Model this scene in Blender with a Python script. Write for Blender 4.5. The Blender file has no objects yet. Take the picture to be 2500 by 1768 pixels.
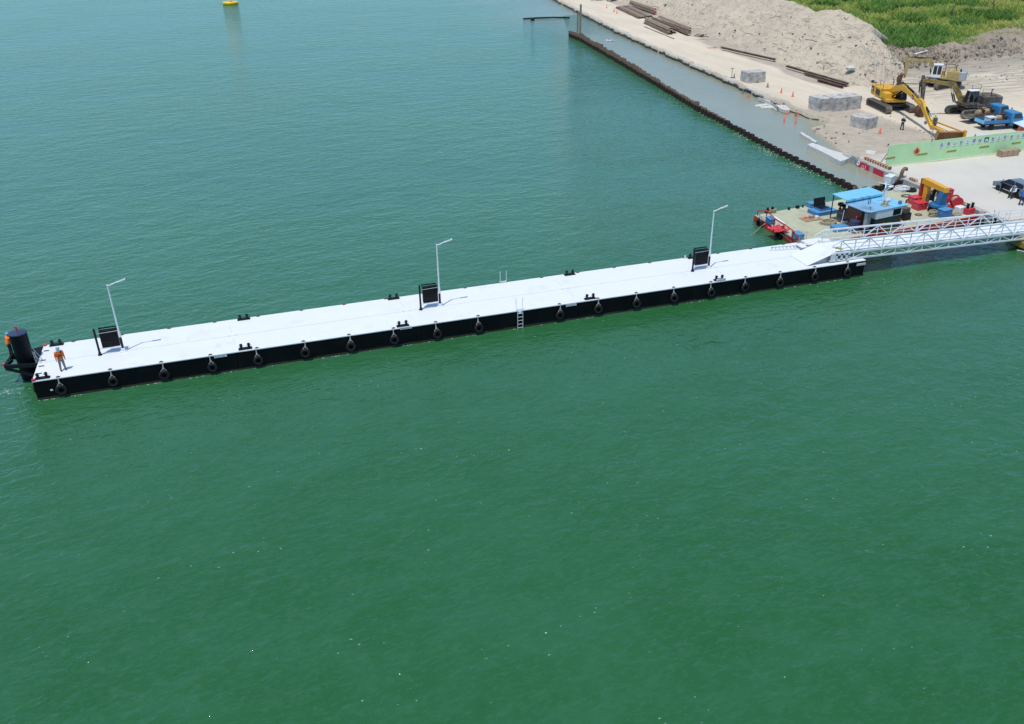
import bpy, bmesh, math, random
from mathutils import Vector, Matrix, noise
random.seed(11)
S = bpy.context.scene
COL = S.collection
V = Vector
PI = math.pi

# ------------------------------------------------------------------ camera
# world axes: X along the pontoon, Y away from the viewer, Z up, metres; water at z = 0
FPX = 2178.0
CAMH = 30.8
_dn = V((60, 4006, FPX)).normalized()
_ax = V((8111, -1306, FPX)); _ax = (_ax - _dn * _ax.dot(_dn)).normalized()
_up = -_dn
_ay = _up.cross(_ax)

def ray(px, py):
    c = V((px - 1250, py - 884, FPX))
    return V((_ax.dot(c), _ay.dot(c), _up.dot(c)))

def P(px, py, z=0.0):                  # point of the horizontal plane z seen at a photo pixel
    d = ray(px, py); t = (z - CAMH) / d.z
    return V((d.x * t, d.y * t, z))

def PY(px, py, Y):                     # point of the upright plane y = Y
    d = ray(px, py); t = Y / d.y
    return V((d.x * t, Y, CAMH + d.z * t))

def PV(px, py, c, h):                  # (distance along h, height) in the upright plane through c along h
    d = ray(px, py); n = V((-h.y, h.x)); t = n.dot(V((c.x, c.y))) / n.dot(V((d.x, d.y)))
    q = V((d.x * t - c.x, d.y * t - c.y))
    return V((q.dot(V((h.x, h.y))), CAMH + d.z * t))

cam = bpy.data.cameras.new('camera'); camo = bpy.data.objects.new('camera', cam); COL.objects.link(camo)
cam.sensor_width = 36; cam.lens = FPX / 2500 * 36; cam.clip_start = 0.5; cam.clip_end = 9000
def _w(c): return V((_ax.dot(V(c)), _ay.dot(V(c)), _up.dot(V(c))))
_r, _u, _b = _w((1, 0, 0)), _w((0, -1, 0)), _w((0, 0, -1))
camo.matrix_world = Matrix(((_r.x, _u.x, _b.x, 0), (_r.y, _u.y, _b.y, 0), (_r.z, _u.z, _b.z, CAMH), (0, 0, 0, 1)))
S.camera = camo

# ------------------------------------------------------------------ light
SUN_EL = math.radians(73)
SUN_AZ = V((-0.775, -0.632))
w = bpy.data.worlds.new('World'); S.world = w; w.use_nodes = True
nt = w.node_tree; bg = nt.nodes['Background']
sky = nt.nodes.new('ShaderNodeTexSky'); sky.sky_type = 'NISHITA'; sky.sun_disc = False
sky.sun_elevation = SUN_EL; sky.sun_rotation = math.atan2(SUN_AZ.x, SUN_AZ.y)
sky.air_density = 1.0; sky.dust_density = 0.25; sky.ozone_density = 4.0
_g = nt.nodes.new('ShaderNodeNewGeometry'); _s = nt.nodes.new('ShaderNodeSeparateXYZ'); nt.links.new(_g.outputs['Incoming'], _s.inputs[0])
_a = nt.nodes.new('ShaderNodeMath'); _a.operation = 'ABSOLUTE'; nt.links.new(_s.outputs[2], _a.inputs[0])
_m = nt.nodes.new('ShaderNodeMapRange'); nt.links.new(_a.outputs[0], _m.inputs[0]); _m.inputs[1].default_value = 0.0; _m.inputs[2].default_value = 0.45
_t = nt.nodes.new('ShaderNodeMix'); _t.data_type = 'RGBA'; nt.links.new(_m.outputs[0], _t.inputs[0]); _t.inputs[6].default_value = (0.38, 0.72, 0.96, 1); _t.inputs[7].default_value = (1.15, 1.20, 1.12, 1)
_x = nt.nodes.new('ShaderNodeMix'); _x.data_type = 'RGBA'; _x.blend_type = 'MULTIPLY'; _x.inputs[0].default_value = 1; nt.links.new(sky.outputs[0], _x.inputs[6]); nt.links.new(_t.outputs[2], _x.inputs[7])
nt.links.new(_x.outputs[2], bg.inputs[0]); bg.inputs[1].default_value = 0.15
sl = bpy.data.lights.new('sun', 'SUN'); sl.energy = 3.15; sl.angle = math.radians(0.53); sl.color = (1, 0.955, 0.87)
so = bpy.data.objects.new('sun', sl); COL.objects.link(so)
_sd = V((SUN_AZ.x * math.cos(SUN_EL), SUN_AZ.y * math.cos(SUN_EL), math.sin(SUN_EL)))
so.rotation_euler = _sd.to_track_quat('Z', 'Y').to_euler(); so.location = (0, 60, 60)
S.view_settings.view_transform = 'Standard'; S.view_settings.look = 'None'
S.view_settings.exposure = 0; S.view_settings.gamma = 1; S.view_settings.use_curve_mapping = False
S.cycles.max_bounces = 6

# ------------------------------------------------------------------ materials
def mat(name, col, rough=0.6, metal=0.0, var=0.12, scale=3.0, dirt=None, dirt_amt=0.35, dscale=1.5, bump=0.0, spec=0.5, stretch=None):
    m = bpy.data.materials.new(name); m.use_nodes = True
    t = m.node_tree; N = t.nodes; L = t.links; b = N['Principled BSDF']
    b.inputs['Roughness'].default_value = rough; b.inputs['Metallic'].default_value = metal
    b.inputs['Specular IOR Level'].default_value = spec
    tc = N.new('ShaderNodeTexCoord'); mp = N.new('ShaderNodeMapping')
    L.new(tc.outputs['Object'], mp.inputs[0])
    if stretch: mp.inputs['Scale'].default_value = stretch
    n = N.new('ShaderNodeTexNoise'); n.inputs['Scale'].default_value = scale; n.inputs['Detail'].default_value = 6; n.inputs['Roughness'].default_value = 0.65
    L.new(mp.outputs[0], n.inputs['Vector'])
    r = N.new('ShaderNodeValToRGB'); r.color_ramp.elements[0].position = 0.3; r.color_ramp.elements[1].position = 0.72
    r.color_ramp.elements[0].color = [c * (1 - var) for c in col] + [1]
    r.color_ramp.elements[1].color = [min(1, c * (1 + var)) for c in col] + [1]
    L.new(n.outputs[0], r.inputs[0]); out = r.outputs[0]
    if dirt:
        n2 = N.new('ShaderNodeTexNoise'); n2.inputs['Scale'].default_value = dscale; n2.inputs['Detail'].default_value = 8; n2.inputs['Roughness'].default_value = 0.7
        L.new(mp.outputs[0], n2.inputs['Vector'])
        mr = N.new('ShaderNodeMapRange'); mr.inputs[1].default_value = 0.72 - dirt_amt * 0.5; mr.inputs[2].default_value = 0.80 - dirt_amt * 0.35
        L.new(n2.outputs[0], mr.inputs[0])
        mx = N.new('ShaderNodeMix'); mx.data_type = 'RGBA'; L.new(mr.outputs[0], mx.inputs[0]); L.new(out, mx.inputs[6]); mx.inputs[7].default_value = (*dirt, 1); out = mx.outputs[2]
    L.new(out, b.inputs['Base Color'])
    if bump:
        bp = N.new('ShaderNodeBump'); bp.inputs['Strength'].default_value = 1; bp.inputs['Distance'].default_value = bump; L.new(n.outputs[0], bp.inputs['Height']); L.new(bp.outputs[0], b.inputs['Normal'])
    return m

M = {}
def mk(name, *a, **k): M[name] = mat(name, *a, **k)
mk('deck_white', (0.755, 0.765, 0.785), 0.45, var=0.025, scale=0.8, dirt=(0.66, 0.66, 0.66), dirt_amt=0.3, dscale=0.5)
mk('white', (0.76, 0.77, 0.78), 0.4, var=0.04)
mk('galv', (0.76, 0.78, 0.79), 0.42, 0.1, var=0.08, scale=2)
mk('steel_grey', (0.40, 0.42, 0.43), 0.5, 0.3, var=0.15)
mk('hull_black', (0.004, 0.004, 0.006), 0.4, spec=0.15, var=0.3, scale=1.2, dirt=(0.008, 0.007, 0.007), dirt_amt=0.4, dscale=0.7)
mk('seam_grey', (0.56, 0.57, 0.58), 0.6, var=0.08)
mk('growth', (0.032, 0.028, 0.018), 0.8, var=0.45, scale=2.0)
mk('black', (0.007, 0.008, 0.011), 0.45, var=0.3, spec=0.3)
mk('dark_panel', (0.005, 0.005, 0.008), 0.4, var=0.3, spec=0.2)
mk('pile_black', (0.003, 0.004, 0.009), 0.45, spec=0.15, var=0.25, scale=1.5, dirt=(0.009, 0.009, 0.011), dirt_amt=0.35)
mk('rubber', (0.014, 0.013, 0.013), 0.7, var=0.35, scale=6, dirt=(0.035, 0.032, 0.03), dirt_amt=0.25, dscale=4, spec=0.3)
mk('rope_grey', (0.42, 0.42, 0.42), 0.8, var=0.2, scale=12)
mk('rope_tan', (0.42, 0.35, 0.22), 0.9, var=0.3, scale=10)
mk('red', (0.42, 0.025, 0.022), 0.45, var=0.2, scale=2, dirt=(0.18, 0.04, 0.03), dirt_amt=0.3)
mk('red_bright', (0.60, 0.035, 0.05), 0.45, var=0.12, dirt=(0.4, 0.06, 0.06), dirt_amt=0.25)
mk('red_hull', (0.40, 0.030, 0.022), 0.5, var=0.2, scale=1.0, dirt=(0.13, 0.04, 0.025), dirt_amt=0.45, dscale=0.9)
mk('barge_deck', (0.45, 0.445, 0.305), 0.75, var=0.1, scale=0.9, dirt=(0.38, 0.36, 0.27), dirt_amt=0.4, dscale=0.5, bump=0.004)
mk('sky_blue', (0.20, 0.53, 0.74), 0.4, var=0.06, scale=0.8)
mk('grey_blue', (0.21, 0.42, 0.60), 0.45, var=0.1, scale=0.9, dirt=(0.16, 0.24, 0.33), dirt_amt=0.5, dscale=0.55)
mk('blue', (0.045, 0.17, 0.40), 0.45, var=0.15, scale=2, dirt=(0.12, 0.22, 0.34), dirt_amt=0.25)
mk('chest_blue', (0.085, 0.27, 0.46), 0.5, var=0.12, scale=2, dirt=(0.25, 0.36, 0.42), dirt_amt=0.3)
mk('drum_navy', (0.035, 0.05, 0.11), 0.4, var=0.2)
mk('crane_blue', (0.03, 0.16, 0.34), 0.4, var=0.15, dirt=(0.03, 0.08, 0.15), dirt_amt=0.3)
mk('crane_yellow', (0.80, 0.36, 0.02), 0.4, var=0.1, dirt=(0.5, 0.22, 0.03), dirt_amt=0.25)
mk('cat_yellow', (0.72, 0.38, 0.02), 0.45, var=0.12, scale=1.5, dirt=(0.42, 0.27, 0.09), dirt_amt=0.35, dscale=1.1)
mk('old_yellow', (0.36, 0.235, 0.05), 0.6, var=0.2, scale=2, dirt=(0.15, 0.10, 0.05), dirt_amt=0.5)
mk('pale_yellow', (0.44, 0.32, 0.115), 0.6, var=0.15, scale=2, dirt=(0.26, 0.19, 0.10), dirt_amt=0.45)
mk('buoy_yellow', (0.85, 0.55, 0.02), 0.4, var=0.08)
mk('grime', (0.10, 0.085, 0.07), 0.8, var=0.3, scale=3, dirt=(0.22, 0.19, 0.15), dirt_amt=0.45)
mk('track', (0.17, 0.15, 0.125), 0.8, var=0.3, scale=4, dirt=(0.30, 0.26, 0.21), dirt_amt=0.4)
mk('track_dark', (0.05, 0.045, 0.04), 0.8, var=0.3, scale=4)
mk('chrome', (0.5, 0.5, 0.52), 0.2, 0.9, var=0.05)
mk('glass', (0.010, 0.014, 0.018), 0.06, var=0.1, spec=0.6)
mk('cabin_white', (0.76, 0.76, 0.75), 0.5, var=0.06, dirt=(0.42, 0.40, 0.37), dirt_amt=0.25)
mk('cabin_green', (0.020, 0.045, 0.033), 0.5, var=0.25)
mk('locker_green', (0.07, 0.16, 0.06), 0.5, var=0.15)
mk('cabin_brown', (0.16, 0.05, 0.03), 0.6, var=0.25)
mk('rust', (0.15, 0.065, 0.035), 0.85, var=0.35, scale=3, dirt=(0.07, 0.03, 0.02), dirt_amt=0.5)
mk('steel_brown', (0.19, 0.125, 0.085), 0.8, var=0.3, scale=2, dirt=(0.09, 0.055, 0.04), dirt_amt=0.5, dscale=1.2)
mk('steel_tan', (0.33, 0.24, 0.17), 0.8, var=0.2, scale=2, dirt=(0.16, 0.10, 0.07), dirt_amt=0.4)
mk('bucket_rust', (0.43, 0.22, 0.11), 0.8, var=0.2, scale=3, dirt=(0.22, 0.10, 0.05), dirt_amt=0.45, stretch=(1, 5, 1))
mk('concrete', (0.54, 0.50, 0.455), 0.9, var=0.22, scale=2.5, dirt=(0.30, 0.285, 0.265), dirt_amt=0.5, dscale=1.4, bump=0.12)
mk('quay_concrete', (0.40, 0.39, 0.365), 0.9, var=0.12, scale=1.2, dirt=(0.22, 0.22, 0.19), dirt_amt=0.4, dscale=0.8, bump=0.01)
mk('road_edge', (0.56, 0.515, 0.445), 0.95, var=0.14, scale=1.6, dirt=(0.42, 0.38, 0.31), dirt_amt=0.55, dscale=0.9, bump=0.03)
mk('slab_white', (0.60, 0.575, 0.535), 0.9, var=0.12, scale=2.0, dirt=(0.36, 0.35, 0.32), dirt_amt=0.4, bump=0.03)
mk('wet_dark', (0.035, 0.034, 0.028), 0.6, var=0.4, scale=1.5, bump=0.04)
mk('hoarding', (0.51, 0.76, 0.40), 0.5, var=0.07, scale=0.7, dirt=(0.52, 0.72, 0.48), dirt_amt=0.3, dscale=0.4)
mk('cream', (0.68, 0.68, 0.50), 0.6, var=0.05)
mk('tile_white', (0.72, 0.75, 0.78), 0.5, var=0.03)
mk('ink_blue', (0.03, 0.06, 0.17), 0.6, var=0.1)
mk('orange_sign', (0.75, 0.13, 0.03), 0.45, var=0.05)
mk('sign_edge', (0.78, 0.38, 0.20), 0.45, var=0.05)
mk('stripe_yellow', (0.60, 0.55, 0.12), 0.5, var=0.1)
mk('wood', (0.42, 0.29, 0.19), 0.8, var=0.2, scale=4, stretch=(1, 6, 6))
mk('cone_orange', (0.85, 0.17, 0.10), 0.5, var=0.08)
mk('cone_grey', (0.22, 0.20, 0.17), 0.7, var=0.2)
mk('car_paint', (0.15, 0.20, 0.26), 0.3, 0.0, var=0.05)
mk('car_dark', (0.012, 0.012, 0.014), 0.6, var=0.2)
mk('seat_grey', (0.20, 0.20, 0.20), 0.8, var=0.1)
mk('tarp', (0.58, 0.72, 0.82), 0.6, var=0.06, scale=1.0)
mk('skin', (0.45, 0.24, 0.16), 0.6, var=0.08)
mk('cloth_orange', (1.0, 0.19, 0.02), 0.8, var=0.1, scale=8)
mk('cloth_grey', (0.20, 0.21, 0.20), 0.85, var=0.15, scale=8)
mk('cloth_navy', (0.025, 0.032, 0.065), 0.85, var=0.2, scale=8)
mk('cloth_black', (0.015, 0.016, 0.018), 0.85, var=0.2, scale=8)
mk('cloth_white', (0.66, 0.69, 0.74), 0.85, var=0.08, scale=8)
mk('cloth_blue', (0.04, 0.13, 0.42), 0.85, var=0.15, scale=8)
mk('cloth_maroon', (0.14, 0.015, 0.015), 0.85, var=0.15, scale=8)
mk('vest_green', (0.48, 0.60, 0.16), 0.8, var=0.15, scale=8)
mk('helmet_blue', (0.16, 0.42, 0.58), 0.35, var=0.05)
mk('helmet_white', (0.76, 0.76, 0.74), 0.35, var=0.04)
mk('hat_tan', (0.48, 0.36, 0.30), 0.8, var=0.12)
mk('bag_green', (0.10, 0.55, 0.18), 0.4, var=0.2)
mk('hair', (0.015, 0.012, 0.01), 0.6, var=0.2)
mk('truck_blue', (0.04, 0.21, 0.42), 0.4, var=0.1, dirt=(0.10, 0.22, 0.34), dirt_amt=0.3)
mk('truck_bed', (0.08, 0.17, 0.25), 0.5, var=0.15, dirt=(0.12, 0.24, 0.34), dirt_amt=0.3)
mk('tank_tan', (0.42, 0.27, 0.14), 0.6, var=0.2, dirt=(0.18, 0.09, 0.05), dirt_amt=0.4)
mk('bark', (0.12, 0.10, 0.08), 0.9, var=0.2)
mk('driftwood', (0.16, 0.135, 0.11), 0.9, var=0.5, scale=1.0)
mk('clod', (0.24, 0.19, 0.135), 0.95, var=0.35, scale=1.0)
mk('rubble', (0.45, 0.42, 0.37), 0.9, var=0.3, scale=0.8)
mk('foam', (0.72, 0.77, 0.76), 0.7, var=0.05)
mk('ochre', (0.42, 0.26, 0.05), 0.6, var=0.15, dirt=(0.2, 0.13, 0.05), dirt_amt=0.4)
mk('flap_yellow', (0.75, 0.55, 0.10), 0.5, var=0.08)
mk('alloy', (0.55, 0.56, 0.57), 0.3, 0.8, var=0.05)
mk('sign_red', (0.55, 0.02, 0.05), 0.5, var=0.12)
mk('stripe_red', (0.42, 0.10, 0.06), 0.6, var=0.2)
mk('cat_red', (0.55, 0.04, 0.03), 0.4, var=0.05)
mk('plastic_white', (0.70, 0.71, 0.70), 0.5, var=0.06)
mk('mirror_black', (0.02, 0.02, 0.02), 0.3)

# ------------------------------------------------------------------ mesh building
class MB:
    def __init__(s): s.v = []; s.f = []; s.mi = []; s.m = 0
    def use(s, i): s.m = i; return s
    def add(s, vs, fs):
        o = len(s.v); s.v += [tuple(p) for p in vs]
        s.f += [tuple(i + o for i in f) for f in fs]; s.mi += [s.m] * len(fs); return s
    def hexa(s, p):      # 8 corners: bottom 4 (ccw) then top 4
        return s.add(p, [(3, 2, 1, 0), (4, 5, 6, 7), (0, 1, 5, 4), (1, 2, 6, 5), (2, 3, 7, 6), (3, 0, 4, 7)])
    def box(s, c, d, rz=0.0, rot=None, top=(1, 1)):
        q = [(-1, -1), (1, -1), (1, 1), (-1, 1)]
        pts = [V((a * d[0] / 2, b * d[1] / 2, -d[2] / 2)) for a, b in q] + [V((a * d[0] / 2 * top[0], b * d[1] / 2 * top[1], d[2] / 2)) for a, b in q]
        Rm = rot if rot else Matrix.Rotation(rz, 3, 'Z')
        return s.hexa([Rm @ p + V(c) for p in pts])
    def bar(s, a, b, wd, ht=None, up=(0, 0, 1)):
        a = V(a); b = V(b); ht = ht or wd; d = (b - a).normalized(); u = V(up)
        if abs(d.dot(u)) > 0.99: u = V((0, 1, 0))
        x = d.cross(u).normalized() * wd / 2; y = x.cross(d).normalized() * ht / 2
        return s.hexa([a - x - y, a + x - y, b + x - y, b - x - y, a - x + y, a + x + y, b + x + y, b - x + y])
    def tube(s, pts, r, n=8, closed=False):
        pts = [V(p) for p in pts]; k = len(pts); rs = r if isinstance(r, (list, tuple)) else [r] * k
        vs = []; prev = None
        for i, p in enumerate(pts):
            if closed: d = pts[(i + 1) % k] - pts[i - 1]
            else: d = pts[min(i + 1, k - 1)] - pts[max(i - 1, 0)]
            d = d.normalized() if d.length > 1e-9 else V((0, 0, 1))
            if prev is None: u = d.orthogonal().normalized()
            else:
                u = prev - d * prev.dot(d); u = u.normalized() if u.length > 1e-6 else d.orthogonal().normalized()
            prev = u; w2 = d.cross(u)
            vs += [p + (u * math.cos(2 * PI * j / n) + w2 * math.sin(2 * PI * j / n)) * rs[i] for j in range(n)]
        fs = []
        for i in range(k if closed else k - 1):
            a = i * n; b = ((i + 1) % k) * n
            fs += [(a + j, a + (j + 1) % n, b + (j + 1) % n, b + j) for j in range(n)]
        if not closed: fs += [tuple(range(n - 1, -1, -1)), tuple((k - 1) * n + j for j in range(n))]
        return s.add(vs, fs)
    def cyl(s, a, b, r, r2=None, n=14): return s.tube([a, b], [r, r if r2 is None else r2], n)
    def lathe(s, prof, c=(0, 0, 0), n=20, rot=None):     # prof: list of (radius, height)
        vs = []; c = V(c)
        for r, h in prof:
            for j in range(n):
                p = V((r * math.cos(2 * PI * j / n), r * math.sin(2 * PI * j / n), h)); vs.append((rot @ p if rot else p) + c)
        k = len(prof); fs = []
        for i in range(k - 1): fs += [(i * n + j, i * n + (j + 1) % n, (i + 1) * n + (j + 1) % n, (i + 1) * n + j) for j in range(n)]
        fs += [tuple(range(n - 1, -1, -1)), tuple((k - 1) * n + j for j in range(n))]
        return s.add(vs, fs)
    def torus(s, c, R, r, axis=(0, 1, 0), n=24, m=10):
        a = V(axis).normalized(); u = a.orthogonal().normalized(); w2 = a.cross(u)
        return s.tube([V(c) + (u * math.cos(2 * PI * i / n) + w2 * math.sin(2 * PI * i / n)) * R for i in range(n)], r, m, True)
    def prism(s, poly, ext):
        ext = V(ext); k = len(poly); vs = [V(p) for p in poly] + [V(p) + ext for p in poly]
        return s.add(vs, [tuple(range(k - 1, -1, -1)), tuple(range(k, 2 * k))] + [(i, (i + 1) % k, k + (i + 1) % k, k + i) for i in range(k)])
    def ball(s, c, r, n=12, m=8):
        r3 = r if isinstance(r, (list, tuple)) else (r, r, r); vs = []; c = V(c)
        for i in range(m + 1):
            t = PI * i / m
            for j in range(n): vs.append(c + V((r3[0] * math.sin(t) * math.cos(2 * PI * j / n), r3[1] * math.sin(t) * math.sin(2 * PI * j / n), r3[2] * math.cos(t))))
        return s.add(vs, [(i * n + j, (i + 1) * n + j, (i + 1) * n + (j + 1) % n, i * n + (j + 1) % n) for i in range(m) for j in range(n)])
    def rock(s, c, r, seed=0, flat=0.7):
        rn = random.Random(seed); n = 7; m = 5; vs = []; c = V(c)
        for i in range(m + 1):
            t = PI * i / m
            for j in range(n):
                k = r * rn.uniform(0.7, 1.2); vs.append(c + V((k * math.sin(t) * math.cos(2 * PI * j / n + i), k * math.sin(t) * math.sin(2 * PI * j / n + i), k * flat * math.cos(t))))
        return s.add(vs, [(i * n + j, (i + 1) * n + j, (i + 1) * n + (j + 1) % n, i * n + (j + 1) % n) for i in range(m) for j in range(n)])
    def mesh(s, name, mats):
        me = bpy.data.meshes.new(name); me.from_pydata(s.v, [], s.f)
        for m in (mats if isinstance(mats, (list, tuple)) else [mats]): me.materials.append(M[m] if isinstance(m, str) else m)
        me.polygons.foreach_set('material_index', s.mi)
        bm = bmesh.new(); bm.from_mesh(me); bmesh.ops.recalc_face_normals(bm, faces=bm.faces); bm.to_mesh(me); bm.free()
        me.polygons.foreach_set('use_smooth', [True] * len(me.polygons)); me.set_sharp_from_angle(angle=math.radians(38))
        return me
    def build(s, name, mats, parent=None, bevel=0.0, label=None):
        o = bpy.data.objects.new(name, s.mesh(name, mats)); COL.objects.link(o)
        if parent: o.parent = parent
        if bevel:
            b = o.modifiers.new('bevel', 'BEVEL'); b.width = bevel; b.segments = 2; b.limit_method = 'ANGLE'; b.angle_limit = math.radians(40)
        if label: o['label'] = label
        return o

def tag(o, label, cat=None, group=None, kind=None):
    if label: o['label'] = label
    if cat: o['category'] = cat
    if group: o['group'] = group
    if kind: o['kind'] = kind
    return o
def thing(name, label, cat, loc=(0, 0, 0), rz=0.0, group=None):
    o = bpy.data.objects.new(name, None); COL.objects.link(o); o.location = loc; o.rotation_euler = (0, 0, rz); o.empty_display_size = 0.3
    return tag(o, label, cat, group)
def struct(o, label=None, cat=None): return tag(o, label, cat, None, 'structure')
def kids(o): return [c for c in bpy.data.objects if c.parent == o]
def copy_tree(o, parent=None):
    c = o.copy(); COL.objects.link(c); c.parent = parent
    for ch in kids(o): copy_tree(ch, c)
    return c
def text_mesh(body, size, mat_name, name, parent, M4):
    cu = bpy.data.curves.new('lettering', 'FONT'); cu.body = body; cu.size = size; cu.extrude = 0.004; cu.align_x = 'CENTER'; cu.align_y = 'CENTER'; cu.resolution_u = 2
    t = bpy.data.objects.new('lettering', cu); COL.objects.link(t)
    me = bpy.data.meshes.new_from_object(t.evaluated_get(bpy.context.evaluated_depsgraph_get()))
    bpy.data.objects.remove(t); bpy.data.curves.remove(cu)
    me.transform(M4); me.materials.clear(); me.materials.append(M[mat_name]); me.name = name
    o = bpy.data.objects.new(name, me); COL.objects.link(o); o.parent = parent
    return o
G = 0.7        # level of the quay ground
# ------------------------------------------------------------------ water
def interp(tab, t):
    if t <= tab[0][0]: return tab[0][1]
    for (a, x), (b, y) in zip(tab, tab[1:]):
        if t <= b: return x + (y - x) * (t - a) / (b - a)
    return tab[-1][1]
PILE_X = [(76.5, 61.6), (79, 63.3), (86, 64.0), (95, 64.05), (109, 65.1), (119.5, 65.6), (138, 67.75), (161, 70.2), (185, 72.6), (191, 72.4)]
EDGE_X = [(50, 70), (87, 70.3), (89.8, 70.4), (91, 70.9), (96, 72.6), (100, 73.8), (102.5, 74.6), (104.5, 75.2), (105.6, 78.6), (108, 79.0), (110, 78.5), (114, 78.1), (118, 79.0), (122.3, 78.4), (128, 79.0), (136, 79.6), (148, 80.4), (163, 81.6), (193, 84.1), (253, 91.3), (340, 101.5), (700, 140)]
def edge_noise(y): return noise.noise(V((y * 0.35, 3.1, 0))) * (0.55 if y > 106 else 0.05 if y < 91 else 0.5) + (noise.noise(V((y * 1.3, 9, 0))) * 0.25 if y > 91 else 0)
def sst(a, b, x):
    t = max(0.0, min(1.0, (x - a) / (b - a))); return t * t * (3 - 2 * t)

def water_material():
    m = bpy.data.materials.new('sea_water_surface'); m.use_nodes = True
    t = m.node_tree; N = t.nodes; L = t.links; b = N['Principled BSDF']
    def node(k, **kw):
        n = N.new(k)
        for a, v in kw.items(): setattr(n, a, v)
        return n
    def noise_n(vec, scale, detail=3, rough=0.55, dist=0.0):
        n = node('ShaderNodeTexNoise'); n.inputs['Scale'].default_value = scale; n.inputs['Detail'].default_value = detail
        n.inputs['Roughness'].default_value = rough; n.inputs['Distortion'].default_value = dist; L.new(vec, n.inputs['Vector']); return n.outputs[0]
    def math_n(op, a, c=None, clamp=False):
        n = node('ShaderNodeMath', operation=op, use_clamp=clamp)
        for i, x in enumerate((a, c)):
            if x is None: continue
            if isinstance(x, (int, float)): n.inputs[i].default_value = x
            else: L.new(x, n.inputs[i])
        return n.outputs[0]
    def maprange(x, a, c, d=0.0, e=1.0):
        n = node('ShaderNodeMapRange'); n.interpolation_type = 'SMOOTHSTEP'; L.new(x, n.inputs[0])
        for i, v in enumerate((a, c, d, e)): n.inputs[i + 1].default_value = v
        return n.outputs[0]
    def mix(f, a, c):
        n = node('ShaderNodeMix', data_type='RGBA')
        for i, x in ((0, f), (6, a), (7, c)):
            if isinstance(x, tuple): n.inputs[i].default_value = (*x, 1)
            elif isinstance(x, float): n.inputs[i].default_value = x
            else: L.new(x, n.inputs[i])
        return n.outputs[2]
    def mapped(rz, sc):
        n = node('ShaderNodeMapping'); n.inputs['Rotation'].default_value = (0, 0, rz); n.inputs['Scale'].default_value = sc
        L.new(geo.outputs['Position'], n.inputs[0]); return n.outputs[0]
    geo = node('ShaderNodeNewGeometry')
    att = node('ShaderNodeAttribute', attribute_name='silt')
    calm = math_n('SUBTRACT', 1.0, math_n('MULTIPLY', att.outputs['Fac'], 0.62))
    v1 = mapped(math.radians(-14), (0.55, 1.0, 1))       # crests run roughly along the pontoon
    v2 = mapped(math.radians(-26), (0.6, 1.0, 1))
    v3 = mapped(math.radians(4), (0.6, 1.0, 1))
    h = math_n('MULTIPLY', noise_n(v1, 0.50, 2, 0.5, 0.3), 0.15)
    h = math_n('ADD', h, math_n('MULTIPLY', noise_n(v2, 1.6, 3, 0.6, 0.4), 0.125))
    h = math_n('ADD', h, math_n('MULTIPLY', noise_n(v3, 4.2, 3, 0.6, 0.3), 0.036))
    gust = maprange(noise_n(mapped(math.radians(20), (0.03, 0.045, 1)), 1.0, 3), 0.35, 0.65, 0.75, 1.15)
    h = math_n('MULTIPLY', math_n('MULTIPLY', h, calm), gust)
    bp = node('ShaderNodeBump'); bp.inputs['Strength'].default_value = 1.0; bp.inputs['Distance'].default_value = 1.0
    L.new(h, bp.inputs['Height']); L.new(bp.outputs[0], b.inputs['Normal'])
    # water colour: green, patchy, silty by the quay; sky sheen painted in farther out
    big = noise_n(mapped(0.3, (0.05, 0.05, 1)), 1.0, 4, 0.6)
    mid = noise_n(v1, 0.28, 3, 0.6, 0.5)
    green = mix(maprange(big, 0.32, 0.68), SEA_A, SEA_B)
    green = mix(maprange(mid, 0.42, 0.72, 0.0, 0.5), green, SEA_C)
    green = mix(maprange(noise_n(v2, 1.25, 5, 0.72, 0.6), 0.45, 0.68, 0.0, 0.36), green, SEA_D)
    green = mix(maprange(noise_n(mapped(math.radians(-20), (0.45, 1.0, 1)), 4.5, 4, 0.7, 0.5), 0.48, 0.66, 0.0, 0.42), green, SEA_D)
    pal = node('ShaderNodeAttribute', attribute_name='pale'); green = mix(math_n('MULTIPLY', pal.outputs['Fac'], maprange(mid, 0.3, 0.7, 0.75, 1.0)), green, FAR_SHEEN)
    siltn = math_n('MULTIPLY', att.outputs['Fac'], maprange(big, 0.2, 0.6, 0.85, 1.0), True)
    col = mix(siltn, green, SILT)
    # scattered flecks: foam, and sun glints painted into the colour
    wob = node('ShaderNodeMix', data_type='VECTOR'); wob.inputs[0].default_value = 0.22
    nz = node('ShaderNodeTexNoise'); nz.inputs['Scale'].default_value = 2.2; L.new(geo.outputs['Position'], nz.inputs['Vector'])
    L.new(geo.outputs['Position'], wob.inputs[4]); L.new(nz.outputs[1], wob.inputs[5])
    vm = node('ShaderNodeMapping'); vm.inputs['Scale'].default_value = (0.55, 1.1, 0.0); vm.inputs['Rotation'].default_value = (0, 0, -0.25); L.new(wob.outputs[1], vm.inputs[0])
    vo = node('ShaderNodeTexVoronoi'); vo.voronoi_dimensions = '2D'; vo.inputs['Scale'].default_value = 2.3; L.new(vm.outputs[0], vo.inputs['Vector'])
    sc = node('ShaderNodeSeparateColor'); L.new(vo.outputs['Color'], sc.inputs[0]); pick = maprange(sc.outputs[0], 0.42, 0.95)
    dens = maprange(noise_n(mapped(-0.35, (0.22, 0.5, 1)), 1.0, 3, 0.6), 0.53, 0.68)
    fl = math_n('MULTIPLY', math_n('MULTIPLY', maprange(vo.outputs['Distance'], 0.075, 0.01), pick), dens)
    fl = math_n('MULTIPLY', math_n('MULTIPLY', fl, 0.75), calm, True)
    col = mix(fl, col, (0.72, 0.80, 0.76))
    L.new(col, b.inputs['Base Color'])
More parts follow.
